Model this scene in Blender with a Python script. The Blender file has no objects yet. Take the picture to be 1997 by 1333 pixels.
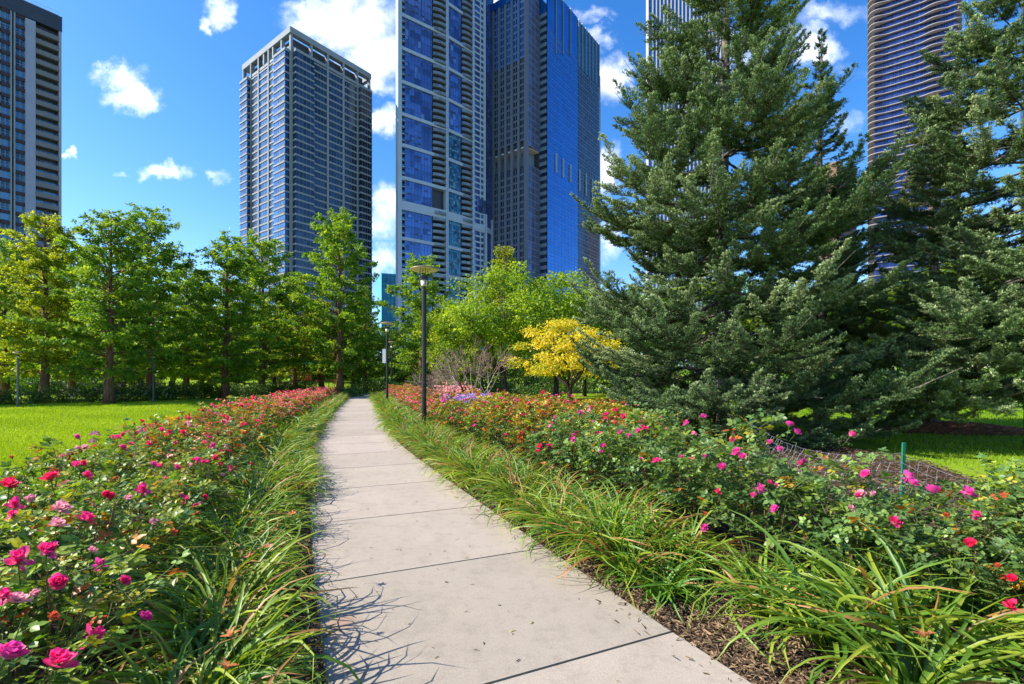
import bpy, math, random
import numpy as np
R = math.radians
C = bpy.context.scene.collection
rng = np.random.default_rng(7)
F, CX, HY, EYE = 955.0, 998.5, 737.0, 1.5          # focal length and horizon of the survey used to place things (metres)

def gx(px, Z): return (px - CX) / F * Z
def hz(py, Z): return EYE + (HY - py) / F * Z
def U(a, b, n=None): return rng.uniform(a, b, n)

# ---------------------------------------------------------------- mesh builder
class MB:
    def __init__(s):
        s.V, s.L, s.S, s.M, s.C, s.n = [], [], [], [], [], 0
    def add(s, v, loops, sizes, mat=0, col=(1, 1, 1)):
        v = np.asarray(v, float).reshape(-1, 3)
        s.V.append(v); s.L.append(np.asarray(loops, np.int64).ravel() + s.n)
        sizes = np.asarray(sizes, np.int64).ravel()
        s.S.append(sizes); s.M.append(np.full(len(sizes), mat) if np.isscalar(mat) else np.asarray(mat))
        c = np.asarray(col, float)
        s.C.append(np.broadcast_to(c, (len(v), 3)) if c.ndim == 1 else c)
        s.n += len(v)
    def poly(s, pts, mat=0, col=(1, 1, 1)):
        s.add(pts, range(len(pts)), [len(pts)], mat, col)
    def box(s, x0, x1, y0, y1, z0, z1, mat=0, col=(1, 1, 1), fn=None):
        p = np.array([(x, y, z) for z in (z0, z1) for y in (y0, y1) for x in (x0, x1)], float)
        if fn is not None: p = fn(p)
        s.add(p, [0,2,3,1, 4,5,7,6, 0,1,5,4, 2,6,7,3, 0,4,6,2, 1,3,7,5], [4]*6, mat, col)
    def tube(s, pts, rad, k=8, mat=0, col=(1, 1, 1), cap=True):
        pts = np.asarray(pts, float); n = len(pts)
        rad = np.broadcast_to(np.asarray(rad, float), (n,))
        d = np.gradient(pts, axis=0); d /= np.linalg.norm(d, axis=1)[:, None] + 1e-9
        sd, up = frames(d)
        a = np.arange(k) * 2 * math.pi / k
        ring = (np.cos(a)[None, :, None] * sd[:, None] + np.sin(a)[None, :, None] * up[:, None]) * rad[:, None, None]
        v = (pts[:, None] + ring).reshape(-1, 3)
        i = np.arange(n - 1)[:, None] * k; j = np.arange(k)[None]; j2 = (j + 1) % k
        q = np.stack([i + j, i + j2, i + k + j2, i + k + j], -1).reshape(-1, 4)
        lp, sz = list(q.ravel()), [4] * len(q)
        if cap:
            lp += list(range(k))[::-1] + list(range((n-1)*k, n*k)); sz += [k, k]
        s.add(v, lp, sz, mat, col)
    def lathe(s, prof, k=24, mat=0, c=(0, 0, 0), col=(1, 1, 1)):
        prof = np.asarray(prof, float); n = len(prof)
        a = np.arange(k) * 2 * math.pi / k
        v = np.stack([np.outer(prof[:, 0], np.cos(a)), np.outer(prof[:, 0], np.sin(a)), np.repeat(prof[:, 1:2], k, 1)], -1).reshape(-1, 3) + np.array(c)
        i = np.arange(n - 1)[:, None] * k; j = np.arange(k)[None]; j2 = (j + 1) % k
        q = np.stack([i + j, i + j2, i + k + j2, i + k + j], -1).reshape(-1, 4)
        s.add(v, q, [4] * len(q), mat, col)
    def sticks(s, p0, p1, r0, r1, mat=0, col=(1, 1, 1), k=3):
        p0 = np.asarray(p0, float).reshape(-1, 3); p1 = np.asarray(p1, float).reshape(-1, 3); N = len(p0)
        if N == 0: return
        d = p1 - p0; d = d / (np.linalg.norm(d, axis=1)[:, None] + 1e-9)
        sd, up = frames(d)
        a = np.arange(k) * 2 * math.pi / k
        ring = np.cos(a)[None, :, None] * sd[:, None] + np.sin(a)[None, :, None] * up[:, None]
        r0 = np.broadcast_to(np.asarray(r0, float), (N,)); r1 = np.broadcast_to(np.asarray(r1, float), (N,))
        v = np.concatenate([p0[:, None] + ring * r0[:, None, None], p1[:, None] + ring * r1[:, None, None]], 1).reshape(-1, 3)
        base = np.array([[j, (j+1) % k, k + (j+1) % k, k + j] for j in range(k)]).ravel()
        L = (np.arange(N)[:, None] * 2 * k + base[None]).ravel()
        c = np.asarray(col, float)
        if c.ndim == 2: c = np.repeat(c, 2 * k, 0)
        s.add(v, L, [4] * (N * k), mat, c)
    def scatter(s, tv, tf, P, D, Nn, S, mat=0, col=(1, 1, 1), tc=None):
        """copies of a template (x side, y along, z normal) at points P, along D, facing Nn"""
        P = np.asarray(P, float); N = len(P)
        if N == 0: return
        tv = np.asarray(tv, float)
        D = D / (np.linalg.norm(D, axis=1)[:, None] + 1e-9)
        sd = np.cross(D, Nn); sd /= np.linalg.norm(sd, axis=1)[:, None] + 1e-9
        nn = np.cross(sd, D)
        S = np.asarray(S, float)
        if S.ndim == 1: S = np.stack([S, S, S], 1)
        v = (P[:, None] + (tv[None, :, 0] * S[:, :1])[..., None] * sd[:, None] + (tv[None, :, 1] * S[:, 1:2])[..., None] * D[:, None]
             + (tv[None, :, 2] * S[:, 2:3])[..., None] * nn[:, None]).reshape(-1, 3)
        k = len(tv); base = np.concatenate([np.asarray(f) for f in tf]); sz = np.array([len(f) for f in tf])
        L = (np.arange(N)[:, None] * k + base[None]).ravel()
        c = np.asarray(col, float)
        if c.ndim == 2: c = np.repeat(c, k, 0)
        if tc is not None:
            c = np.broadcast_to(c, (N * k, 3)) * np.tile(np.asarray(tc, float), (N, 1))
        s.add(v, L, np.tile(sz, N), mat, c)
    def mesh(s, name, mats, smooth=False):
        m = bpy.data.meshes.new(name)
        V = np.concatenate(s.V); L = np.concatenate(s.L); S = np.concatenate(s.S)
        m.vertices.add(len(V)); m.vertices.foreach_set('co', V.astype(np.float32).ravel())
        m.loops.add(len(L)); m.loops.foreach_set('vertex_index', L.astype(np.int32))
        m.polygons.add(len(S)); m.polygons.foreach_set('loop_start', np.concatenate([[0], np.cumsum(S)[:-1]]).astype(np.int32))
        m.polygons.foreach_set('material_index', np.concatenate(s.M).astype(np.int32))
        m.polygons.foreach_set('use_smooth', np.full(len(S), bool(smooth)))
        col = np.ones((len(V), 4), np.float32); col[:, :3] = np.concatenate(s.C)
        ca = m.color_attributes.new('Col', 'FLOAT_COLOR', 'POINT'); ca.data.foreach_set('color', col.ravel())
        for t in (mats if isinstance(mats, (list, tuple)) else [mats]): m.materials.append(t)
        m.update(calc_edges=True)
        return m

def frames(d):
    ref = np.where(np.abs(d[:, 2:3]) > .95, np.array([[1., 0, 0]]), np.array([[0, 0, 1.]]))
    sd = np.cross(d, ref); sd /= np.linalg.norm(sd, axis=1)[:, None] + 1e-9
    return sd, np.cross(sd, d)

def unit(v): return v / (np.linalg.norm(v, axis=-1, keepdims=True) + 1e-9)

# ---------------------------------------------------------------- scene helpers
def put(o, parent=None, loc=None):
    C.objects.link(o)
    if parent is not None: o.parent = parent
    if loc is not None: o.location = loc
    return o
def tag(o, label=None, cat=None, group=None, kind=None):
    if label: o['label'] = label
    if cat: o['category'] = cat
    if group: o['group'] = group
    if kind: o['kind'] = kind
    return o
def thing(name, label, cat, loc=(0, 0, 0), rz=0, group=None, sc=1):
    o = bpy.data.objects.new(name, None); o.empty_display_size = .1
    put(o, None, loc); o.rotation_euler = (0, 0, rz); o.scale = (sc,) * 3 if np.isscalar(sc) else sc
    return tag(o, label, cat, group)
def part(name, me, parent, loc=None, rot=None, sc=None, kind=None, label=None):
    o = put(bpy.data.objects.new(name, me), parent, loc)
    if rot is not None: o.rotation_euler = rot
    if sc is not None: o.scale = (sc,) * 3 if np.isscalar(sc) else sc
    return tag(o, label, None, None, kind)
def solo(name, me, label=None, cat=None, group=None, kind=None, loc=(0, 0, 0), rz=0, sc=1):
    o = put(bpy.data.objects.new(name, me), None, loc)
    o.rotation_euler = (0, 0, rz); o.scale = (sc,) * 3 if np.isscalar(sc) else sc
    return tag(o, label, cat, group, kind)
def copy_tree(src, loc, rz=0, sc=1, label=None, group=None):
    r = src.copy(); C.objects.link(r); r.location = loc; r.rotation_euler = (0, 0, rz); r.scale = (sc,) * 3 if np.isscalar(sc) else sc
    if label: r['label'] = label
    if group: r['group'] = group
    for ch in list(src.children):
        c = ch.copy(); C.objects.link(c); c.parent = r
        for g in list(ch.children):
            d = g.copy(); C.objects.link(d); d.parent = c
    return r
NUM = ['first', 'second', 'third', 'fourth', 'fifth', 'sixth', 'seventh', 'eighth', 'ninth', 'tenth', 'eleventh', 'twelfth', 'thirteenth', 'fourteenth', 'fifteenth', 'sixteenth']

# ---------------------------------------------------------------- materials
def mat(name):
    m = bpy.data.materials.new(name); m.use_nodes = True
    nt = m.node_tree; nt.nodes.clear()
    return m, nt, (lambda t, **k: node(nt, t, **k)), nt.links.new
def node(nt, t, **k):
    n = nt.nodes.new(t)
    for a, v in k.items():
        if a.startswith('_'): n.inputs[int(a[1:])].default_value = v
        else: setattr(n, a, v)
    return n
def pbr(name, col, rough=.7, spec=.3, metal=0, noise=None, bump=None, objvar=0):
    """plain surface, optional (scale, amount) colour noise and (scale, strength) bump in object space"""
    m, nt, N, K = mat(name)
    out = N('ShaderNodeOutputMaterial'); b = N('ShaderNodeBsdfPrincipled')
    b.inputs['Base Color'].default_value = (*col, 1); b.inputs['Roughness'].default_value = rough
    b.inputs['Specular IOR Level'].default_value = spec; b.inputs['Metallic'].default_value = metal
    K(b.outputs[0], out.inputs[0])
    tc = N('ShaderNodeTexCoord')
    if noise:
        n1 = N('ShaderNodeTexNoise'); n1.inputs['Scale'].default_value = noise[0]; n1.inputs['Detail'].default_value = 6
        n1.inputs['Roughness'].default_value = .65
        K(tc.outputs['Object'], n1.inputs['Vector'])
        mr = N('ShaderNodeMapRange'); K(n1.outputs[0], mr.inputs[0])
        mr.inputs[1].default_value = .25; mr.inputs[2].default_value = .75
        mr.inputs[3].default_value = 1 - noise[1]; mr.inputs[4].default_value = 1 + noise[1]
        mx = N('ShaderNodeMix', data_type='RGBA', blend_type='MULTIPLY'); mx.inputs[0].default_value = 1
        mx.inputs[6].default_value = (*col, 1); K(mr.outputs[0], mx.inputs[7]); K(mx.outputs[2], b.inputs['Base Color'])
    if bump:
        n2 = N('ShaderNodeTexNoise'); n2.inputs['Scale'].default_value = bump[0]; n2.inputs['Detail'].default_value = 5
        K(tc.outputs['Object'], n2.inputs['Vector'])
        bp = N('ShaderNodeBump'); bp.inputs['Strength'].default_value = bump[1]; bp.inputs['Distance'].default_value = .02
        K(n2.outputs[0], bp.inputs['Height']); K(bp.outputs[0], b.inputs['Normal'])
    return m
def leafmat(name, trans=.35, rough=.45, spec=.35, tint=(1.25, 1.35, .55), vary=.25, gain=1.0):
    """leaf, needle or petal: colour of the attribute, gloss on top, light through"""
    m, nt, N, K = mat(name)
    out = N('ShaderNodeOutputMaterial'); b = N('ShaderNodeBsdfPrincipled'); t = N('ShaderNodeBsdfTranslucent'); mx = N('ShaderNodeMixShader')
    at = N('ShaderNodeAttribute', attribute_name='Col'); oi = N('ShaderNodeObjectInfo')
    mr = N('ShaderNodeMapRange'); mr.inputs[3].default_value = gain * (1 - vary); mr.inputs[4].default_value = gain * (1 + vary)
    K(oi.outputs['Random'], mr.inputs[0])
    mul = N('ShaderNodeVectorMath', operation='SCALE'); K(at.outputs['Color'], mul.inputs[0]); K(mr.outputs[0], mul.inputs['Scale'])
    tm = N('ShaderNodeVectorMath', operation='MULTIPLY'); K(mul.outputs[0], tm.inputs[0]); tm.inputs[1].default_value = tint
    K(mul.outputs[0], b.inputs['Base Color']); K(tm.outputs[0], t.inputs['Color'])
    b.inputs['Roughness'].default_value = rough; b.inputs['Specular IOR Level'].default_value = spec
    mx.inputs[0].default_value = trans
    K(b.outputs[0], mx.inputs[1]); K(t.outputs[0], mx.inputs[2]); K(mx.outputs[0], out.inputs[0])
    return m
def glass(name, col, rough=.08, metal=.55, vary=.25, scale=(.3, .3, .35), spec=.6):
    """coated window glass, each pane a little different (cells in object space)"""
    m, nt, N, K = mat(name)
    out = N('ShaderNodeOutputMaterial'); b = N('ShaderNodeBsdfPrincipled'); K(b.outputs[0], out.inputs[0])
    tc = N('ShaderNodeTexCoord'); mp = N('ShaderNodeMapping'); mp.inputs['Scale'].default_value = scale
    K(tc.outputs['Object'], mp.inputs[0])
    fl = N('ShaderNodeVectorMath', operation='FLOOR'); K(mp.outputs[0], fl.inputs[0])
    wn = N('ShaderNodeTexWhiteNoise', noise_dimensions='3D'); K(fl.outputs[0], wn.inputs['Vector'])
    mr = N('ShaderNodeMapRange'); mr.inputs[3].default_value = 1 - vary; mr.inputs[4].default_value = 1 + vary; K(wn.outputs['Value'], mr.inputs[0])
    sc = N('ShaderNodeVectorMath', operation='SCALE'); sc.inputs[0].default_value = col; K(mr.outputs[0], sc.inputs['Scale'])
    K(sc.outputs[0], b.inputs['Base Color'])
    b.inputs['Roughness'].default_value = rough; b.inputs['Metallic'].default_value = metal; b.inputs['Specular IOR Level'].default_value = spec
    return m
def barkmat(name, col, k=1.0):
    m, nt, N, K = mat(name)
    out = N('ShaderNodeOutputMaterial'); b = N('ShaderNodeBsdfPrincipled'); K(b.outputs[0], out.inputs[0])
    tc = N('ShaderNodeTexCoord'); mp = N('ShaderNodeMapping'); mp.inputs['Scale'].default_value = (18*k, 18*k, 2.2*k); K(tc.outputs['Object'], mp.inputs[0])
    n = N('ShaderNodeTexNoise'); n.inputs['Scale'].default_value = 1; n.inputs['Detail'].default_value = 6; K(mp.outputs[0], n.inputs['Vector'])
    cr = N('ShaderNodeValToRGB'); K(n.outputs[0], cr.inputs[0])
    cr.color_ramp.elements[0].position = .35; cr.color_ramp.elements[0].color = (*[c*.45 for c in col], 1)
    cr.color_ramp.elements[1].position = .65; cr.color_ramp.elements[1].color = (*[c*1.3 for c in col], 1)
    K(cr.outputs[0], b.inputs['Base Color']); b.inputs['Roughness'].default_value = .9; b.inputs['Specular IOR Level'].default_value = .15
    bp = N('ShaderNodeBump'); bp.inputs['Strength'].default_value = .7; bp.inputs['Distance'].default_value = .03
    K(n.outputs[0], bp.inputs['Height']); K(bp.outputs[0], b.inputs['Normal'])
    return m
SKY_SAT, SKY_VAL, SKY_HUE, CLOUD, EXPOSURE = 1.36, 1.07, .508, 6.6, .94
# ---------------------------------------------------------------- camera, sun, sky
sc = bpy.context.scene
cam = bpy.data.cameras.new('camera'); co = bpy.data.objects.new('camera', cam); C.objects.link(co)
co.location = (0, 0, EYE); co.rotation_euler = (R(90), 0, 0)
cam.sensor_width = 36; cam.lens = F / 1997 * 36; cam.shift_y = (HY - 666.5) / 1997
cam.clip_start = .05; cam.clip_end = 6000
sc.camera = co
SUN = np.array([-.74, -.09, .645]); SUN /= np.linalg.norm(SUN)
sl = bpy.data.lights.new('sun', 'SUN'); sl.energy = 5.0; sl.angle = R(.5); sl.color = (1, .94, .84)
so = bpy.data.objects.new('sun', sl); C.objects.link(so); so.location = (-60, -12, 60)
from mathutils import Vector
so.rotation_euler = Vector(-SUN).to_track_quat('-Z', 'Y').to_euler()
w = bpy.data.worlds.new('World'); sc.world = w; w.use_nodes = True
nt = w.node_tree; nt.nodes.clear(); K = nt.links.new
def N(t, **k): return node(nt, t, **k)
out = N('ShaderNodeOutputWorld'); bg = N('ShaderNodeBackground'); bg.inputs[1].default_value = .14; K(bg.outputs[0], out.inputs[0])
sky = N('ShaderNodeTexSky', sky_type='NISHITA'); sky.sun_disc = False
sky.sun_elevation = math.asin(SUN[2]); sky.sun_rotation = math.atan2(SUN[0], SUN[1]); sky.air_density = 1.0; sky.dust_density = .45; sky.ozone_density = 2.5
hs = N('ShaderNodeHueSaturation'); hs.inputs['Saturation'].default_value = SKY_SAT; hs.inputs['Value'].default_value = SKY_VAL; hs.inputs['Hue'].default_value = SKY_HUE
K(sky.outputs[0], hs.inputs['Color'])
tc = N('ShaderNodeTexCoord')
sp = N('ShaderNodeSeparateXYZ'); K(tc.outputs['Generated'], sp.inputs[0])
def M(op, a, b=None, c=None, clamp=False):
    n = N('ShaderNodeMath', operation=op); n.use_clamp = clamp
    for i, x in enumerate((a, b, c)):
        if x is None: continue
        if isinstance(x, (int, float)): n.inputs[i].default_value = x
        else: K(x, n.inputs[i])
    return n.outputs[0]
ys = M('MAXIMUM', sp.outputs[1], .02)
u = M('DIVIDE', sp.outputs[0], ys); v = M('DIVIDE', sp.outputs[2], ys)
cmb = N('ShaderNodeCombineXYZ'); K(u, cmb.inputs[0]); K(v, cmb.inputs[1])
nz = N('ShaderNodeTexNoise'); nz.inputs['Scale'].default_value = 9; nz.inputs['Detail'].default_value = 7; nz.inputs['Roughness'].default_value = .62
K(cmb.outputs[0], nz.inputs['Vector'])
nz2 = N('ShaderNodeTexNoise'); nz2.inputs['Scale'].default_value = 24; nz2.inputs['Detail'].default_value = 6; nz2.inputs['Roughness'].default_value = .6
K(cmb.outputs[0], nz2.inputs['Vector'])
wv = N('ShaderNodeVectorMath', operation='MULTIPLY_ADD'); K(nz2.outputs['Color'], wv.inputs[0]); wv.inputs[1].default_value = (.10, .08, 0); wv.inputs[2].default_value = (-.05, -.04, 0)
wq = N('ShaderNodeVectorMath', operation='ADD'); K(cmb.outputs[0], wq.inputs[0]); K(wv.outputs[0], wq.inputs[1])
BLOBS = [(238,150,62,40,1),(265,190,55,42,1),(215,190,40,22,.7),(322,332,56,24,1),(300,338,40,18,.7),(425,345,34,20,.62),(238,338,16,9,.5),
 (428,22,36,34,.78),(405,48,20,22,.7),(133,296,18,16,.9),(670,40,130,75,1.05),(600,25,60,45,.8),(740,110,60,70,1),(690,120,50,40,.9),(752,235,46,40,1),(757,400,50,48,1),
 (745,440,50,40,.8),(748,505,60,36,.75),(745,160,40,30,.9),(1150,28,52,22,.75),(1160,72,44,26,.8),(1190,150,50,56,1),(1185,330,40,60,1),(1187,470,40,50,.8),
 (1595,95,64,42,.9),(1640,25,120,32,.6),(1560,60,60,30,.6),(1660,140,60,22,.45),(1655,235,60,30,.5),(965,5,30,12,.9),(1440,90,80,70,.6),(905,480,80,30,.6),(55,140,40,20,.3)]
tot = None
for (bx, by, rx, ry, am) in BLOBS:
    c = ((bx - CX) / F, (HY - by) / F)
    s1 = N('ShaderNodeVectorMath', operation='SUBTRACT'); K(wq.outputs[0], s1.inputs[0]); s1.inputs[1].default_value = (c[0], c[1], 0)
    s2 = N('ShaderNodeVectorMath', operation='MULTIPLY'); K(s1.outputs[0], s2.inputs[0]); s2.inputs[1].default_value = (F / rx, F / ry, 0)
    ln = N('ShaderNodeVectorMath', operation='LENGTH'); K(s2.outputs[0], ln.inputs[0])
    mr = N('ShaderNodeMapRange', interpolation_type='SMOOTHSTEP'); K(ln.outputs['Value'], mr.inputs[0])
    mr.inputs[1].default_value = 1.45; mr.inputs[2].default_value = .1; mr.inputs[3].default_value = 0; mr.inputs[4].default_value = am
    tot = mr.outputs[0] if tot is None else M('MAXIMUM', tot, mr.outputs[0])
fr = M('MULTIPLY', tot, M('MULTIPLY_ADD', nz.outputs[0], 2.1, -.22))
# scattered clouds over the rest of the sky, behind the street's view
nb = N('ShaderNodeTexNoise'); nb.inputs['Scale'].default_value = 2.6; nb.inputs['Detail'].default_value = 6; K(tc.outputs['Generated'], nb.inputs['Vector'])
bk = M('MULTIPLY', M('MULTIPLY_ADD', nb.outputs[0], 3.2, -1.55, clamp=True), M('LESS_THAN', sp.outputs[1], .25))
dens = N('ShaderNodeMapRange', interpolation_type='SMOOTHSTEP'); K(M('MAXIMUM', fr, M('MULTIPLY', bk, .7)), dens.inputs[0])
dens.inputs[1].default_value = .14; dens.inputs[2].default_value = 1.0; dens.inputs[3].default_value = 0; dens.inputs[4].default_value = .97
cl = N('ShaderNodeMix', data_type='RGBA'); K(dens.outputs[0], cl.inputs[0]); K(hs.outputs[0], cl.inputs[6])
sh = N('ShaderNodeMix', data_type='RGBA'); sh.inputs[6].default_value = (CLOUD*.62, CLOUD*.74, CLOUD*.98, 1); sh.inputs[7].default_value = (CLOUD, CLOUD*1.01, CLOUD*1.04, 1)
K(M('MULTIPLY_ADD', nz2.outputs[0], 2.2, -.5, clamp=True), sh.inputs[0]); K(sh.outputs[2], cl.inputs[7])
K(cl.outputs[2], bg.inputs[0])
sc.view_settings.view_transform = 'Standard'; sc.view_settings.look = 'None'; sc.view_settings.exposure = EXPOSURE; sc.view_settings.gamma = 1
sc.render.engine = 'CYCLES'
cy = sc.cycles
cy.max_bounces = 6; cy.diffuse_bounces = 3; cy.glossy_bounces = 3; cy.transmission_bounces = 4; cy.transparent_max_bounces = 8
cy.use_denoising = True; cy.denoising_prefilter = 'ACCURATE'; cy.sample_clamp_indirect = 6; cy.caustics_reflective = False; cy.caustics_refractive = False
# ---------------------------------------------------------------- path geometry (right edge surveyed, six feet wide)
_Z = np.array([-8, -3, 0, 2.4, 4.24, 5.6, 6.89, 10.8, 16.5, 22.7, 30, 37.7, 44, 50, 58])
_X = np.array([3.6, 2.95, 2.18, 1.137, .297, -.29, -.84, -2.44, -4.3, -6.2, -8.4, -10.6, -11.9, -12.1, -11.2])
def _spline(x, y, q):
    n = len(x); h = np.diff(x); A = np.zeros((n, n)); r = np.zeros(n); A[0, 0] = A[-1, -1] = 1
    for i in range(1, n - 1):
        A[i, i-1], A[i, i], A[i, i+1] = h[i-1], 2*(h[i-1]+h[i]), h[i]
        r[i] = 6 * ((y[i+1]-y[i])/h[i] - (y[i]-y[i-1])/h[i-1])
    m = np.linalg.solve(A, r); i = np.clip(np.searchsorted(x, q) - 1, 0, n - 2)
    t = q - x[i]; hh = h[i]
    return y[i] + t*((y[i+1]-y[i])/hh - hh*(2*m[i]+m[i+1])/6) + t*t*m[i]/2 + t**3*(m[i+1]-m[i])/(6*hh)
_q = np.linspace(-8, 58, 2641); _e = np.stack([_spline(_Z, _X, _q), _q], 1)
_d = unit(np.gradient(_e, axis=0)); _s = np.concatenate([[0], np.cumsum(np.linalg.norm(np.diff(_e, axis=0), axis=1))])
_s -= np.interp(0, _q, _s)                     # arc length 0 abreast of the camera
PW = 1.86
def edge(s, off):
    """point of the bed beside the path: off > 0 to the right of the right edge, off < -PW to the left of the left edge"""
    s = np.asarray(s, float)
    x = np.interp(s, _s, _e[:, 0]); y = np.interp(s, _s, _e[:, 1]); dx = np.interp(s, _s, _d[:, 0]); dy = np.interp(s, _s, _d[:, 1])
    return np.stack([x + dy * off, y - dx * off], -1)
def s_of_Z(Z): return float(np.interp(Z, _q, _s))
def ribbon(mb, s0, s1, o0, o1, z, step=.5, mat=0, bulge=0):
    s = np.arange(s0, s1 + 1e-6, step)
    o0 = o0(s) if callable(o0) else np.full(len(s), o0); o1 = o1(s) if callable(o1) else np.full(len(s), o1)
    k = 7; t = np.linspace(0, 1, k)
    P = np.stack([edge(s, o0 + (o1 - o0) * a) for a in t], 1)
    Zz = z + bulge * 4 * t * (1 - t)[None, :] * np.ones((len(s), 1)) if bulge else np.full((len(s), k), z)
    if bulge: Zz = z + bulge * (4 * t * (1 - t))[None, :].repeat(len(s), 0) + rng.normal(0, bulge * .12, (len(s), k)) * np.minimum(1, 4 * t * (1 - t))
    v = np.concatenate([P, Zz[..., None]], -1).reshape(-1, 3)
    i = np.arange(len(s) - 1)[:, None] * k; j = np.arange(k - 1)[None]
    q = np.stack([i + j, i + j + 1, i + k + j + 1, i + k + j], -1).reshape(-1, 4)
    mb.add(v, q[:, ::-1], [4] * len(q), mat)

# ---------------------------------------------------------------- ground
def grass_ground():
    m, nt, N, K = mat('lawn_turf')
    out = N('ShaderNodeOutputMaterial'); b = N('ShaderNodeBsdfPrincipled'); K(b.outputs[0], out.inputs[0])
    tc = N('ShaderNodeTexCoord')
    n1 = N('ShaderNodeTexNoise'); n1.inputs['Scale'].default_value = .5; n1.inputs['Detail'].default_value = 5; K(tc.outputs['Object'], n1.inputs[0])
    n2 = N('ShaderNodeTexNoise'); n2.inputs['Scale'].default_value = 28; n2.inputs['Detail'].default_value = 6; n2.inputs['Roughness'].default_value = .75; K(tc.outputs['Object'], n2.inputs[0])
    cr = N('ShaderNodeValToRGB'); e = cr.color_ramp.elements
    e[0].position = .3; e[0].color = (.12, .20, .008, 1); e[1].position = .7; e[1].color = (.25, .38, .018, 1)
    ad = N('ShaderNodeMath', operation='MULTIPLY_ADD'); K(n1.outputs[0], ad.inputs[0]); ad.inputs[1].default_value = .45; 
    m2 = N('ShaderNodeMath', operation='MULTIPLY'); K(n2.outputs[0], m2.inputs[0]); m2.inputs[1].default_value = .6; K(m2.outputs[0], ad.inputs[2])
    K(ad.outputs[0], cr.inputs[0]); K(cr.outputs[0], b.inputs['Base Color'])
    b.inputs['Roughness'].default_value = .85; b.inputs['Specular IOR Level'].default_value = .1
    bp = N('ShaderNodeBump'); bp.inputs['Strength'].default_value = .8; bp.inputs['Distance'].default_value = .04; K(n2.outputs[0], bp.inputs['Height']); K(bp.outputs[0], b.inputs['Normal'])
    return m
turf = grass_ground()
g = MB(); g.add([(-1500, -300, -.006), (1500, -300, -.006), (1500, 3000, -.006), (-1500, 3000, -.006)], [0, 1, 2, 3], [4])
solo('ground', g.mesh('ground', pbr('city_pavement', (.17, .17, .175), .9, .2, noise=(.05, .2))), kind='structure')
g = MB(); g.add([(-110, -40, 0), (80, -40, 0), (80, 112, 0), (-110, 112, 0)], [0, 1, 2, 3], [4])
solo('lawn', g.mesh('lawn', turf), kind='structure')
# grassy bank rising beyond the trees
g = MB(); xs = np.linspace(-95, 30, 50); ys_ = np.linspace(60, 105, 20)
X, Y = np.meshgrid(xs, ys_); H = 4.2 * np.clip((Y - 61) / 32, 0, 1) ** 1.1 + .25 * np.sin(X * .21) * np.clip((Y - 62) / 10, 0, 1) - .05
i = np.arange(19)[:, None] * 50; j = np.arange(49)[None]
g.add(np.stack([X, Y, H], -1).reshape(-1, 3), np.stack([i+j, i+j+1, i+51+j, i+50+j], -1).reshape(-1, 4), [4] * (19 * 49))
solo('grass_bank', g.mesh('grass_bank', turf, True), kind='structure')

soil = pbr('bark_mulch_soil', (.058, .036, .022), .95, .1, noise=(22, .65), bump=(45, 1.0))
g = MB(); ribbon(g, -6, 52, -PW - 2.45, -PW - .003, .008, bulge=.05)
solo('left_bed_soil', g.mesh('left_bed_soil', soil, True), kind='structure')
g = MB(); ribbon(g, -6, 52, .003, lambda s: np.interp(s, [-6, 2.5, 4, 6, 8.2, 9.2, 10.2, 15, 20, 52], [3.4, 4.8, 6.5, 8.2, 8.8, 8.4, 5.6, 5.4, 3.4, 2.8]), .008, bulge=.05)
solo('right_bed_soil', g.mesh('right_bed_soil', soil, True), kind='structure')

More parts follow.
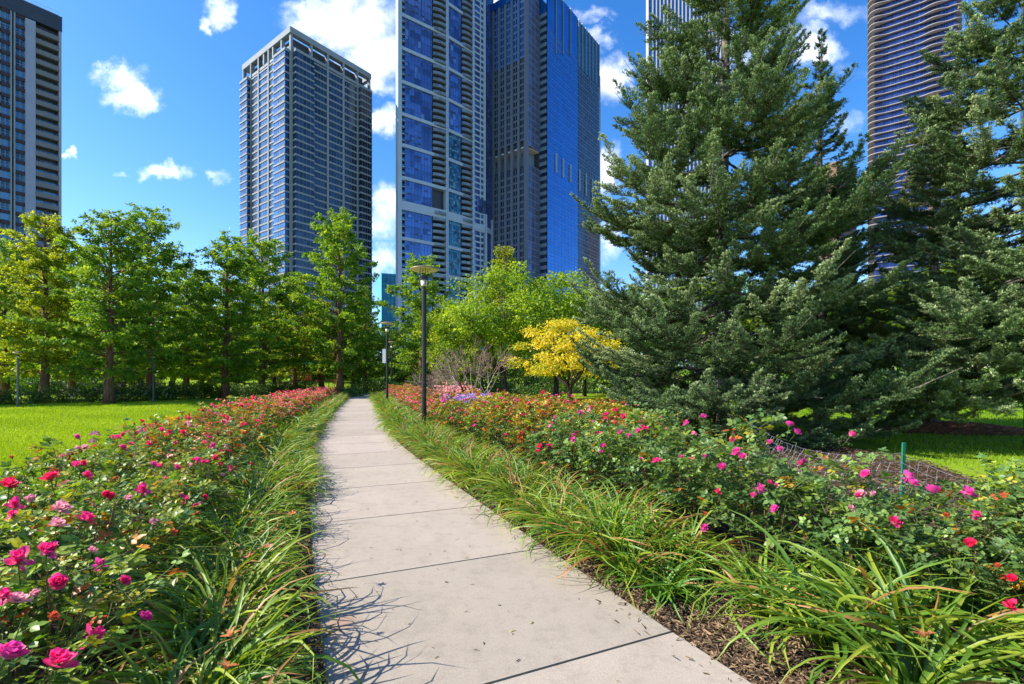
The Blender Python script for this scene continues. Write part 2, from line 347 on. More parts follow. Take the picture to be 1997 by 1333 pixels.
def concrete():
    m, nt, N, K = mat('broom_finished_concrete')
    out = N('ShaderNodeOutputMaterial'); b = N('ShaderNodeBsdfPrincipled'); K(b.outputs[0], out.inputs[0])
    tc = N('ShaderNodeTexCoord')
    def noise(s, d=6, r=.6):
        n = N('ShaderNodeTexNoise'); n.inputs['Scale'].default_value = s; n.inputs['Detail'].default_value = d; n.inputs['Roughness'].default_value = r
        K(tc.outputs['Object'], n.inputs[0]); return n
    a = noise(1.1); c = noise(160, 3, .8); d = noise(9, 8, .7); at = N('ShaderNodeAttribute', attribute_name='Col')
    cr = N('ShaderNodeValToRGB'); e = cr.color_ramp.elements; e[0].position = .3; e[0].color = (.345, .29, .23, 1); e[1].position = .72; e[1].color = (.40, .338, .27, 1)
    K(a.outputs[0], cr.inputs[0])
    sp2 = N('ShaderNodeMapRange'); K(c.outputs[0], sp2.inputs[0]); sp2.inputs[1].default_value = .3; sp2.inputs[2].default_value = .7; sp2.inputs[3].default_value = .74; sp2.inputs[4].default_value = 1.2
    st = N('ShaderNodeMapRange'); K(d.outputs[0], st.inputs[0]); st.inputs[1].default_value = .36; st.inputs[2].default_value = .5; st.inputs[3].default_value = .87; st.inputs[4].default_value = 1.0
    m1 = N('ShaderNodeMath', operation='MULTIPLY'); K(sp2.outputs[0], m1.inputs[0]); K(st.outputs[0], m1.inputs[1])
    s1 = N('ShaderNodeVectorMath', operation='SCALE'); K(cr.outputs[0], s1.inputs[0]); K(m1.outputs[0], s1.inputs['Scale'])
    s2 = N('ShaderNodeVectorMath', operation='MULTIPLY'); K(s1.outputs[0], s2.inputs[0]); K(at.outputs['Color'], s2.inputs[1])
    # one rusty stain near the left edge
    v = N('ShaderNodeVectorMath', operation='DISTANCE'); mp = N('ShaderNodeMapping'); mp.inputs['Scale'].default_value = (1, .8, 1); K(tc.outputs['Object'], mp.inputs[0]); K(mp.outputs[0], v.inputs[0]); v.inputs[1].default_value = (-1.02, 2.93*.8, .03)
    mr = N('ShaderNodeMapRange'); K(v.outputs['Value'], mr.inputs[0]); mr.inputs[1].default_value = .13; mr.inputs[2].default_value = .02; mr.inputs[3].default_value = 0; mr.inputs[4].default_value = 1
    mm = N('ShaderNodeMath', operation='MULTIPLY'); K(mr.outputs[0], mm.inputs[0]); K(d.outputs[0], mm.inputs[1])
    mx = N('ShaderNodeMix', data_type='RGBA'); K(mm.outputs[0], mx.inputs[0]); K(s2.outputs[0], mx.inputs[6]); mx.inputs[7].default_value = (.33, .16, .09, 1)
    K(mx.outputs[2], b.inputs['Base Color']); b.inputs['Roughness'].default_value = .85; b.inputs['Specular IOR Level'].default_value = .25
    bp = N('ShaderNodeBump'); bp.inputs['Strength'].default_value = .35; bp.inputs['Distance'].default_value = .004
    rm = N('ShaderNodeMapping'); rm.inputs['Rotation'].default_value = (0, 0, R(-24)); rm.inputs['Scale'].default_value = (9, 240, 1); K(tc.outputs['Object'], rm.inputs[0])
    br = N('ShaderNodeTexNoise'); br.inputs['Scale'].default_value = 1; br.inputs['Detail'].default_value = 3; K(rm.outputs[0], br.inputs[0])
    ba = N('ShaderNodeMath', operation='ADD'); K(c.outputs[0], ba.inputs[0]); K(br.outputs[0], ba.inputs[1]); K(ba.outputs[0], bp.inputs['Height']); K(bp.outputs[0], b.inputs['Normal'])
    return m
conc = concrete()
g = MB(); SL = 1.54; s0 = s_of_Z(4.24) - 8 * SL
for kslab in range(42):
    a, b_ = s0 + kslab * SL + .009, s0 + (kslab + 1) * SL - .009
    n = 9; s = np.linspace(a, b_, n); tone = 1 + rng.normal(0, .045); col = (tone, tone * (1 + rng.normal(0, .008)), tone * (1 + rng.normal(0, .012)))
    rowsV = []
    for off, z in ((-PW, -.02), (-PW, .030), (-PW + .012, .036), (-.012, .036), (0, .030), (0, -.02)):
        ss = s.copy()
        rowsV.append(np.concatenate([edge(ss, off), np.full((n, 1), z)], 1))
    V = np.stack(rowsV, 1)                                   # n x 6 x 3
    end0 = V[0].copy(); end0[:, 2] -= .02; end1 = V[-1].copy(); end1[:, 2] -= .02
    V[0, 1:5, 2] -= .003; V[-1, 1:5, 2] -= .003
    V = np.concatenate([end0[None], V, end1[None]], 0); n2 = n + 2
    i = np.arange(n2 - 1)[:, None] * 6; j = np.arange(5)[None]
    q = np.stack([i+j, i+j+1, i+7+j, i+6+j], -1).reshape(-1, 4)
    g.add(V.reshape(-1, 3), q, [4] * len(q), 0, col)
path = solo('path', g.mesh('path', conc), kind='structure')

# ---------------------------------------------------------------- lawn blades, mulch chips, litter (nobody could count them)
lg = leafmat('grass_blade', .35, .5, .2, (1.3, 1.2, .4), 0)
def blades(n, fx, hgt, name, lab_cols):
    g = MB(); P = fx(n); n = len(P)
    d = np.stack([rng.normal(0, .35, n), rng.normal(0, .35, n), np.ones(n)], 1); d = unit(d)
    az = U(0, 2*math.pi, n); nn = np.stack([np.cos(az), np.sin(az), np.zeros(n)], 1)
    dist = np.maximum(4, P[:, 1]); s = np.stack([.0032 * (dist / 4) ** .8, hgt * U(.6, 1.3, n) * (dist / 4) ** .25, np.ones(n)], 1)
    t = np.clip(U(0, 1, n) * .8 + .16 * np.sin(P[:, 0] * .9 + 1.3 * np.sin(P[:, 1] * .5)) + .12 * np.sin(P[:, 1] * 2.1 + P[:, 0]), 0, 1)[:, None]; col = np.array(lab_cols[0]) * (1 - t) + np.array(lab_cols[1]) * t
    g.scatter([(-1, 0, 0), (1, 0, 0), (.6, .6, 0), (0, 1, 0), (-.6, .6, 0)], [[0, 1, 2, 3, 4]], P, d, nn, s, 0, col)
    return solo(name, g.mesh(name, lg), kind='stuff')
def left_lawn(n):
    Y = 3.0 * (30 / 3.0) ** (U(0, 1, n) ** .8); X = -U(.0, 1.15, n) * Y * 1.06 - 1.2
    P = np.stack([X, Y, np.zeros(n)], 1)
    lim = np.interp(Y, _q, _e[:, 0]) - (PW + 2.25) * 1.09
    return P[(X < lim) & (X > -33)]
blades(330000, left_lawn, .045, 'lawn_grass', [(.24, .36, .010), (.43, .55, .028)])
def right_lawn(n):
    X = U(-3, 24, n); Y = 3.5 + 32 * U(0, 1, n) ** 1.4; P = np.stack([X, Y, np.zeros(n)], 1)
    lim = np.interp(Y, _q, _e[:, 0]) + 1.09 * np.interp(Y, [0, 2.2, 3.6, 5.4, 7.4, 8.3, 9.2, 14, 19, 30], [3.4, 4.8, 6.5, 8.2, 8.8, 8.4, 5.6, 5.4, 4.4, 3.4])
    ok = (X > lim) & ((X - 12.5) ** 2 / 2.3 ** 2 + (Y - 14.6) ** 2 / 2.0 ** 2 > 1) & ((X - 5.4) ** 2 + (Y - 12) ** 2 > 9)
    return P[ok]
blades(170000, right_lawn, .055, 'shade_toned_lawn_grass', [(.13, .26, .010), (.30, .44, .02)])  # blade colours darkened to carry the shade around the firs
chipm = leafmat('mulch_chip', 0, .9, .1, vary=0)
def chips(n, fx, name, c0, c1, ln, zf=.03):
    g = MB(); P = fx(n); n = len(P); az = U(0, 2*math.pi, n)
    d = np.stack([np.cos(az), np.sin(az), rng.normal(0, .25, n)], 1); nn = np.stack([rng.normal(0, .4, n), rng.normal(0, .4, n), np.ones(n)], 1)
    L = ln * U(.4, 1.5, n); s = np.stack([L * U(.1, .3, n), L, L * .25], 1); t = U(0, 1, n)[:, None] ** 1.5
    g.scatter([(-.5, -.5, 0), (.5, -.5, 0), (.4, .5, 0), (-.4, .5, 0), (0, 0, .5)], [[0, 1, 4], [1, 2, 4], [2, 3, 4], [3, 0, 4]], P, d, nn, s, 0, np.array(c0) * (1 - t) + np.array(c1) * t)
    return solo(name, g.mesh(name, chipm), kind='stuff')
def bedpts(n):
    side = rng.random(n) < .62; s = U(1.2, 16, n) ** 1.0; s = 1.2 + (s - 1.2) * U(.2, 1, n)
    off = np.where(side, np.abs(rng.normal(.0, .7, n)) + .01, -PW - .01 - np.abs(rng.normal(0, .35, n)))
    off = np.where(rng.random(n) < .006, np.where(side, off * -.15, -PW + .1 * rng.random(n)), off)
    e = edge(s, off); onp = (off < 0) & (off > -PW); return np.concatenate([e, np.where(onp, .040, .02 + .05 * np.minimum(1, np.abs(off)))[:, None] + U(0, .012, n)[:, None]], 1)
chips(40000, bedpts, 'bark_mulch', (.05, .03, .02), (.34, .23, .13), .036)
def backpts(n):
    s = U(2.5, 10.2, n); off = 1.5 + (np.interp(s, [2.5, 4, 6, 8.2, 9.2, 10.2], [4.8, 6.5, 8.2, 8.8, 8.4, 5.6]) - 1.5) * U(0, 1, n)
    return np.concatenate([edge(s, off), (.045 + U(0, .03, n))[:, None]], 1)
chips(22000, backpts, 'shade_toned_bark_mulch', (.03, .02, .013), (.20, .13, .08), .06)  # darker copy of the bed chips, shade behind the netting put into the colour
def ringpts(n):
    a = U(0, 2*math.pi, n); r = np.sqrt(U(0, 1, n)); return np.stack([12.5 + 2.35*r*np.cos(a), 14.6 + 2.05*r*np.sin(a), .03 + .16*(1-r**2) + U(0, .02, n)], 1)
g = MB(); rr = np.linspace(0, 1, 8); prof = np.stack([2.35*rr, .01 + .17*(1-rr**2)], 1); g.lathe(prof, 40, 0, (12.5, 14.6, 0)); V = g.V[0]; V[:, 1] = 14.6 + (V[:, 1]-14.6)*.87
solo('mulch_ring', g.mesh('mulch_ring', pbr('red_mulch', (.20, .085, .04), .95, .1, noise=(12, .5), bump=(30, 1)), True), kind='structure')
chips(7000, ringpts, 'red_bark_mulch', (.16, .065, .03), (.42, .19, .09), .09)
g = MB(); 
def litter(n):
    s = 1.5 + 14 * U(0, 1, n) ** 1.6; off = -PW * rng.beta(.45, .45, n); return np.concatenate([edge(s, off), np.full((n, 1), .040)], 1)
chips(420, litter, 'leaf_litter', (.07, .05, .03), (.45, .36, .08), .022)
# ---------------------------------------------------------------- foliage materials
M_rose = leafmat('rose_leaf', .30, .42, .36, (1.3, 1.4, .5), .15)
M_lily = leafmat('daylily_blade', .35, .42, .4, (1.3, 1.35, .5), .18)
M_petal = leafmat('petal', .48, .5, .2, (1.15, 1.0, 1.15), .06)
M_broad = leafmat('tree_leaf', .48, .5, .3, (1.5, 1.4, .5), .12)
M_fir = leafmat('fir_needle', .10, .55, .16, (1.2, 1.3, .6), .05)
M_dark = leafmat('shrub_leaf', .3, .45, .4, (1.3, 1.35, .5), .15)
M_cane = leafmat('cane', 0, .7, .25, vary=0)
B_red = barkmat('redwood_bark', (.20, .105, .062)); B_dark = barkmat('dark_bark', (.055, .042, .034)); B_fir = barkmat('fir_bark', (.17, .145, .12))
LEAFLET = [(0,0,0), (-.27,.25,.05), (-.33,.55,.06), (0,1,0), (.33,.55,.06), (.27,.25,.05), (0,.3,-.03), (0,.65,-.02)]
LEAFLET_F = [[0,6,1], [6,7,2,1], [7,3,2], [0,5,6], [6,5,4,7], [7,4,3]]
LEAF4 = [(0,0,0), (-.36,.42,.07), (0,1,0), (.36,.42,.07), (0,.45,-.05)]; LEAF4_F = [[0,4,2,1], [0,3,2,4]]
RHOMB = [(0,0,0), (-.5,.45,0), (0,1,0), (.5,.45,0)]; RHOMB_F = [[0,3,2,1]]
UP = np.array([0, 0, 1.])

def petal_grid(L, Wd, cup, nl=4, nw=4, ruffle=.0):
    """rows along the petal; curled over a sphere-like cup"""
    v = []
    for i in range(nl):
        t = i / (nl - 1); wdt = Wd * (math.sin(math.pi * min(1, .18 + .62 * t)) ** .8) * (1 if t < .99 else .72)
        for j in range(nw):
            q = j / (nw - 1) - .5
            v.append((q * wdt, L * t, cup * L * (.9 * t * t - .35 * t) + .9 * q * q * wdt * .9 + ruffle * math.sin(j * 2.4 + i) * L * .08))
    f = [[i*nw+j, i*nw+j+1, (i+1)*nw+j+1, (i+1)*nw+j] for i in range(nl-1) for j in range(nw-1)]
    tc_ = [i / (nl - 1) for i in range(nl) for j in range(nw)]
    return v, f, tc_
def rose_flower(seed, tip, base, openness, wild=0):
    """bloom facing +z, centre at origin, green calyx and a short stalk below"""
    r = np.random.default_rng(seed); g = MB()
    whorls = [(6, .040, .037, openness, 0), (6, .034, .034, openness * .72, .006), (5, .027, .028, openness * .42, .010), (4, .018, .02, openness * .2, .012)]
    for wi, (n, L, Wd, tilt, zz) in enumerate(whorls):
        for k in range(n):
            a = 2 * math.pi * (k + .5 * wi) / n + r.normal(0, .12); ti = R(tilt) * (1 + r.normal(0, .12 + wild))
            v, f, tcx = petal_grid(L * (1 + r.normal(0, .1 + wild * .5)), Wd * (1 + r.normal(0, .1)), .25 + .3 * r.random() * (1 if tilt > 50 else .3), ruffle=.6)
            D = np.array([[math.cos(a) * math.sin(ti), math.sin(a) * math.sin(ti), math.cos(ti)]])
            nn = np.array([[-math.cos(a) * math.cos(ti), -math.sin(a) * math.cos(ti), math.sin(ti)]])
            c = np.array([np.array(base) * (1 - x) + np.array(tip) * x for x in np.clip(np.array(tcx) * 1.7, 0, 1)]) * (1 - .1 * r.random())
            g.scatter(v, f, np.array([[0, 0, zz - .012]]), D, nn, np.array([1.]), 0, (1, 1, 1), tc=c)
    if openness > 60:                                        # stamens of an open bloom
        a = U(0, 6.28, 26); rr = U(0, .008, 26); p = np.stack([rr*np.cos(a), rr*np.sin(a), np.full(26, -.002)], 1)
        g.sticks(p, p + np.stack([.5*rr*np.cos(a), .5*rr*np.sin(a), U(.008, .014, 26)], 1), .0008, .0012, 0, (.75, .5, .06))
    h = MB(); h.tube([(0, 0, -.10), (.002, 0, -.05), (0, 0, -.022), (0, 0, -.014), (0, 0, -.008)], [.0018, .002, .0025, .007, .004], 6, 0, (.10, .16, .04))
    a = np.arange(5) * 1.2566
    h.scatter(LEAF4, LEAF4_F, np.tile([[0, 0, -.014]], (5, 1)), np.stack([np.cos(a), np.sin(a), np.full(5, -.1)], 1), np.tile([[0, 0, 1.]], (5, 1)), np.full(5, .024), 0, (.09, .17, .035))
    return g.mesh('rose_bloom', M_petal, True), h.mesh('rose_stalk', M_rose, True)
HOT, HOTB = (.92, .055, .28), (.95, .48, .56)
CRI, CRIB = (.90, .04, .15), (.92, .2, .28)
MAG, MAGB = (.88, .09, .42), (.92, .42, .62)
PALE, PALEB = (.85, .42, .46), (.9, .72, .66)
SPENT, SPENTB = (.62, .13, .05), (.68, .32, .10)
BLOOM = {}
for nm, (t, b) in dict(hot=(HOT, HOTB), crimson=(CRI, CRIB), magenta=(MAG, MAGB), pale=(PALE, PALEB), spent=(SPENT, SPENTB)).items():
    BLOOM[nm] = [rose_flower(11, t, b, 82), rose_flower(12, t, b, 62), rose_flower(13, t, b, 42), rose_flower(14, t, b, 88, .25)]

BLOOM['bud'] = [rose_flower(15 + i, HOT, (.55, .10, .12), 14 + 4 * i) for i in range(2)] * 2
GREENS = [np.array(c) for c in ((.085, .18, .04), (.115, .225, .04), (.18, .28, .04), (.065, .145, .045))]
YELLOWS = [np.array(c) for c in ((.27, .33, .03), (.36, .31, .03), (.22, .30, .035))]
BRONZE = [np.array(c) for c in ((.48, .13, .02), (.56, .22, .025), (.40, .07, .02), (.60, .27, .02))]
def leafcols(r, n, py, pb, up=None, greens=None):
    """green with py yellow-green and pb bronze young leaves; young ones sit high"""
    h = np.ones(n) if up is None else up
    x = r.random(n); c = np.array(GREENS if greens is None else greens)[r.integers(0, 4, n)]
    yl = x < py * h; br = (x > 1 - pb * h)
    c[yl] = np.array(YELLOWS)[r.integers(0, 3, yl.sum())]; c[br] = np.array(BRONZE)[r.integers(0, 4, br.sum())]
    return c * r.uniform(.75, 1.3, (n, 1))
def rose_bush_mesh(seed, n, five=True, py=.12, pb=.05, leaf=.036, dens_r=.46, top=.86, blooms=0, pal=None, greens=None):
    r = np.random.default_rng(seed); g = MB()
    nc = 15; tips = []
    segs0, segs1, sr0 = [], [], []
    for k in range(nc):
        a = 2.4 * k + r.normal(0, .3); rad = dens_r * math.sqrt((k + .5) / nc); zt = top * (1 - .35 * (rad / dens_r) ** 2.2) * r.uniform(.85, 1.08)
        p0 = np.array([.06*math.cos(a), .06*math.sin(a), 0]); pt = np.array([rad*math.cos(a), rad*math.sin(a), zt])
        pts = [p0 + (pt - p0) * t + np.array([0, 0, .12*math.sin(math.pi*t)]) + r.normal(0, .012, 3) * (0 < t < 1) for t in np.linspace(0, 1, 6)]
        g.tube(pts, np.linspace(.006, .002, 6), 5, 1, (.10, .13, .04) if k % 3 else (.16, .09, .04), False)
        tips.append(pts)
    # side shoots filling the volume
    T = []
    for k in range(n // 6):
        pts = tips[r.integers(nc)]; t = r.uniform(.12, 1) ** .8; i = min(4, int(t * 5)); p = pts[i] + (pts[i+1] - pts[i]) * (t * 5 - i)
        a = r.uniform(0, 6.283); d = np.array([math.cos(a), math.sin(a), r.uniform(-.1, .9)]); d /= np.linalg.norm(d); L = r.uniform(.08, .24)
        T.append((p, p + d * L))
    T = np.array(T); g.sticks(T[:, 0], T[:, 1], .0022, .0012, 1, (.12, .15, .045))
    k = r.integers(0, len(T), n); t = r.uniform(.15, 1, n)[:, None]; P = T[k, 0] * (1 - t) + T[k, 1] * t
    P[:, 2] = np.clip(P[:, 2], .05, None)
    az = r.uniform(0, 6.283, n); out = np.stack([np.cos(az), np.sin(az), r.normal(.15, .35, n)], 1) + .6 * np.stack([P[:, 0], P[:, 1], np.zeros(n)], 1) / dens_r
    D = unit(out); Nn = unit(np.stack([r.normal(0, .45, n), r.normal(0, .45, n), np.ones(n)], 1) + .35 * D * np.array([1, 1, 0]))
    hh = np.clip(P[:, 2] / top, 0, 1) ** 1.5
    col = leafcols(r, n, py, pb, .3 + 1.0 * hh, greens); S = leaf * r.uniform(.7, 1.25, n)
    sd = unit(np.cross(D, Nn)); nn = np.cross(sd, D)
    tv, tf = (LEAFLET, LEAFLET_F) if five else (LEAF4, LEAF4_F)
    if five:
        g.sticks(P, P + D * S[:, None] * 2.2, .0009, .0007, 1, (.13, .17, .05))
        for (al, ang, ss) in ((1.9, 0, 1.1), (1.75, 62, 1), (1.75, -62, 1), (.85, 70, .82), (.85, -70, .82)):
            ca, sa = math.cos(R(ang)), math.sin(R(ang)); d2 = D * ca + sd * sa + nn * r.normal(-.12, .22, (n, 1))
            g.scatter(tv, tf, P + D * (S * al)[:, None], d2, nn + r.normal(0, .22, (n, 3)), S * ss, 0, col * r.uniform(.88, 1.14, (n, 1)))
    else:
        for ang, al in ((0, .7), (75, .3), (-75, .3)):
            ca, sa = math.cos(R(ang)), math.sin(R(ang))
            g.scatter(tv, tf, P + D * (S * al)[:, None], D * ca + sd * sa, nn + r.normal(0, .3, (n, 3)), S, 0, col * r.uniform(.85, 1.2, (n, 1)))
    mats = [M_rose, M_cane]
    if blooms:                                             # a distant bush: its blooms a pixel or two across, kept in the one mesh
        mats = [M_rose, M_cane, M_petal]; nb = blooms
        a = r.uniform(0, 6.283, nb); rad = dens_r * 1.05 * np.sqrt(r.uniform(0, 1, nb)); z = top * (1 - .35 * (rad / dens_r) ** 2.2) * r.uniform(.8, 1.12, nb)
        Pb = np.stack([rad*np.cos(a), rad*np.sin(a), z], 1); pc = np.array([pal[i] for i in r.integers(0, len(pal), nb)])
        for q in range(9):
            an = q * 0.698 + r.uniform(0, 1, nb); ti = R(75 if q < 5 else 35)
            D2 = np.stack([np.cos(an)*math.sin(ti), np.sin(an)*math.sin(ti), np.full(nb, math.cos(ti))], 1)
            g.scatter([(0,0,0), (-.5,.55,.1), (-.2,1,.2), (.2,1,.2), (.5,.55,.1)], [[0,4,3,2,1]], Pb, D2, np.tile(UP, (nb, 1)), .036 * r.uniform(.8, 1.25, nb), 2, pc * r.uniform(.8, 1.15, (nb, 1)))
    return g.mesh('rose_foliage', mats, True)

def daylily_mesh(seed, nb=95, H=.55, spread=.42, wd=.011, greens=((.07, .15, .02), (.13, .22, .022), (.24, .29, .03)), dry=.05, ln=(.15, 1.0)):
    r = np.random.default_rng(seed); g = MB(); ns = 8
    az = r.uniform(0, 6.283, nb); L = H * r.uniform(.75, 1.45, nb); lean = r.uniform(*ln, nb); b0 = r.uniform(0, .09, nb)
    t = np.linspace(0, 1, ns)[None]
    th = (R(82) - R(30) * lean[:, None]) - (R(50) + R(95) * lean[:, None]) * t ** 1.5      # tangent angle falling over
    dr = np.cos(th) * L[:, None] / (ns - 1); dz = np.sin(th) * L[:, None] / (ns - 1)
    rad = b0[:, None] + np.cumsum(dr, 1) - dr[:, :1]; z = np.maximum(np.cumsum(dz, 1) - dz[:, :1], .012 + .02 * t)
    bend = r.normal(0, .6, nb)[:, None] * t ** 2
    ang = az[:, None] + bend; cx = np.stack([rad*np.cos(ang), rad*np.sin(ang), z], -1)
    tan = unit(np.gradient(cx, axis=1)); sd = unit(np.cross(tan, np.broadcast_to(UP, tan.shape)) + 1e-6); up = np.cross(sd, tan)
    tw = r.normal(0, .5, nb)[:, None, None]; sd2 = sd * np.cos(tw) + up * np.sin(tw); up2 = np.cross(sd2, tan)
    wp = wd * r.uniform(.75, 1.25, nb)[:, None] * np.clip(1 - t ** 3.2, .03, 1) * (.55 + .45 * np.minimum(1, t * 4))
    V = np.stack([cx - sd2*wp[..., None] + up2*wp[..., None]*.45, cx, cx + sd2*wp[..., None] + up2*wp[..., None]*.45], 2)   # nb ns 3 3
    b = (np.arange(nb) * ns * 3)[:, None, None]; i = (np.arange(ns - 1) * 3)[None, :, None]; j = np.arange(2)[None, None]
    q = np.stack([b+i+j, b+i+j+1, b+i+j+4, b+i+j+3], -1).reshape(-1, 4)
    k = r.random(nb)[:, None]; gg = np.array(greens); c = np.where(k < .5, gg[0] + (gg[1] - gg[0]) * k * 2, gg[1] + (gg[2] - gg[1]) * (k * 2 - 1))
    dr_ = r.random(nb) < dry; c[dr_] = (.32, .18, .06)
    cc = np.repeat(c[:, None], ns, 1) * np.linspace(.85, 1.12, ns)[None, :, None]; cc[..., 0] *= np.linspace(.9, 1.2, ns)[None]
    g.add(V.reshape(-1, 3), q, [4] * len(q), 0, np.repeat(cc.reshape(-1, 3), 3, 0))
    return g.mesh('daylily_blades', M_lily, True)
def daylily_flower(seed, c0=(.62, .20, .08), c1=(.75, .42, .16)):
    r = np.random.default_rng(seed); g = MB()
    for k in range(6):
        a = k * 1.047 + r.normal(0, .1); ti = R(44 + r.normal(0, 14))
        v, f, tcx = petal_grid(.085, .036 if k % 2 else .024, -.5, 5, 4, 1.0)
        D = np.array([[math.cos(a)*math.sin(ti), math.sin(a)*math.sin(ti), math.cos(ti)]]); nn = np.array([[-math.cos(a)*math.cos(ti), -math.sin(a)*math.cos(ti), math.sin(ti)]])
        g.scatter(v, f, np.array([[0, 0, 0]]), D, nn, np.array([1.]), 0, (1, 1, 1), tc=np.array([np.array(c1)*(1-x) + np.array(c0)*x for x in tcx]))
    a = np.arange(6) * 1.047; g.sticks(np.zeros((6, 3)), np.stack([.018*np.cos(a), .018*np.sin(a), np.full(6, .055)], 1), .0012, .0015, 0, (.8, .5, .1))
    g.tube([(.03, .01, -.30), (.015, 0, -.15), (0, 0, -.03), (0, 0, 0)], [.004, .0035, .004, .008], 6, 1, (.11, .19, .03))
    return g.mesh('daylily_flower', [M_petal, M_lily], True)

# ---------------------------------------------------------------- trees
def path_pts(p0, d, L, n, sag, r, jit=.03):
    t = np.linspace(0, 1, n); p = p0 + np.outer(t, d) * L; p[:, 2] += sag * L * t ** 2
    p[1:] += r.normal(0, jit * L / n, (n - 1, 3)); return p
def redwood(seed, H, Rb, n_leaf=30000, cols=((.075, .18, .022), (.165, .31, .03), (.37, .47, .045)), top_open=.75, low=.13):  # palette's bright end paints yellow highlights, its dark end shade
    """feathery upright conifer-like crown: ascending branches with sprays of fine leaves, gaps between"""
    r = np.random.default_rng(seed); tr = MB(); cr = MB()
    zz = np.linspace(0, H * .97, 12); wob = np.cumsum(r.normal(0, .035, (12, 2)), 0); tp = np.concatenate([wob, zz[:, None]], 1); tp[0, :2] = 0
    rad = .028 * H * (1 - zz / H) ** .9 * .62 + .02; rad[0] *= 1.55; rad[1] *= 1.12
    tr.tube(tp, rad, 9)
    nb = int(11 * H / 1.5); P, D, S, cc = [], [], [], []
    for k in range(nb):
        f = low + (1 - low - .02) * (k + r.random()) / nb; z = f * H; a = k * 2.4 + r.normal(0, .4)
        prof = min(1, (1.02 - f) ** .62 * 1.42) * min(1, .7 + 1.6 * (f - low)) ; L = Rb * prof * r.choice([r.uniform(.45, .8), r.uniform(.85, 1.2)]) + .25
        el = R(8 + 42 * f + r.normal(0, 7)); d = np.array([math.cos(a)*math.cos(el), math.sin(a)*math.cos(el), math.sin(el)])
        b0 = np.array([np.interp(z, zz, tp[:, 0]), np.interp(z, zz, tp[:, 1]), z]); bp = path_pts(b0, d, L, 6, -.12, r, .12)
        tr.tube(bp, np.linspace(.012 * L + .012, .005, 6), 5, 0, (1, 1, 1), False)
        nt_ = max(6, int(L * 9)); 
        for q in range(nt_):
            t = r.uniform(.22, 1); i = min(4, int(t * 5)); p = bp[i] + (bp[i+1] - bp[i]) * (t * 5 - i)
            sa = r.choice([-1, 1]) * R(r.uniform(25, 80)); dh = np.array([math.cos(a + sa), math.sin(a + sa), r.uniform(-.25, .45)]); tl = r.uniform(.3, .75) * (1.1 - .45 * t) * min(1.2, .5 + L * .3)
            m = int(15 * tl / .5) + 3; ts = r.uniform(.1, 1, m)
            pp = p + np.outer(ts * tl, unit(dh)) + r.normal(0, .05, (m, 3)) - np.outer(ts ** 2 * tl * .25, UP); P.append(pp)
            fd = r.normal(0, 1, (m, 3)) * .6 + unit(dh) * .8 + np.array([0, 0, -.25]); D.append(fd)
            S.append(r.uniform(.11, .23, m)); kk = np.clip(r.normal(.5, .22) + r.normal(0, .12, m), 0, 1)[:, None]; c = np.array(cols)
            cc.append(np.where(kk < .5, c[0] + (c[1]-c[0])*kk*2, c[1] + (c[2]-c[1])*(kk*2-1)))
    P = np.concatenate(P); D = np.concatenate(D); S = np.concatenate(S); cc = np.concatenate(cc)
    if len(P) > n_leaf * 1.6: ix = r.permutation(len(P))[:int(n_leaf*1.6)]; P, D, S, cc = P[ix], D[ix], S[ix], cc[ix]
    Nn = unit(r.normal(0, .6, (len(P), 3)) + np.array([-.25, -.15, .8]))
    cr.scatter(RHOMB, RHOMB_F, P, D, Nn, np.stack([S * .52, S, S], 1), 0, cc)
    return tr.mesh('redwood_trunk', B_red, True), cr.mesh('redwood_crown', M_broad)
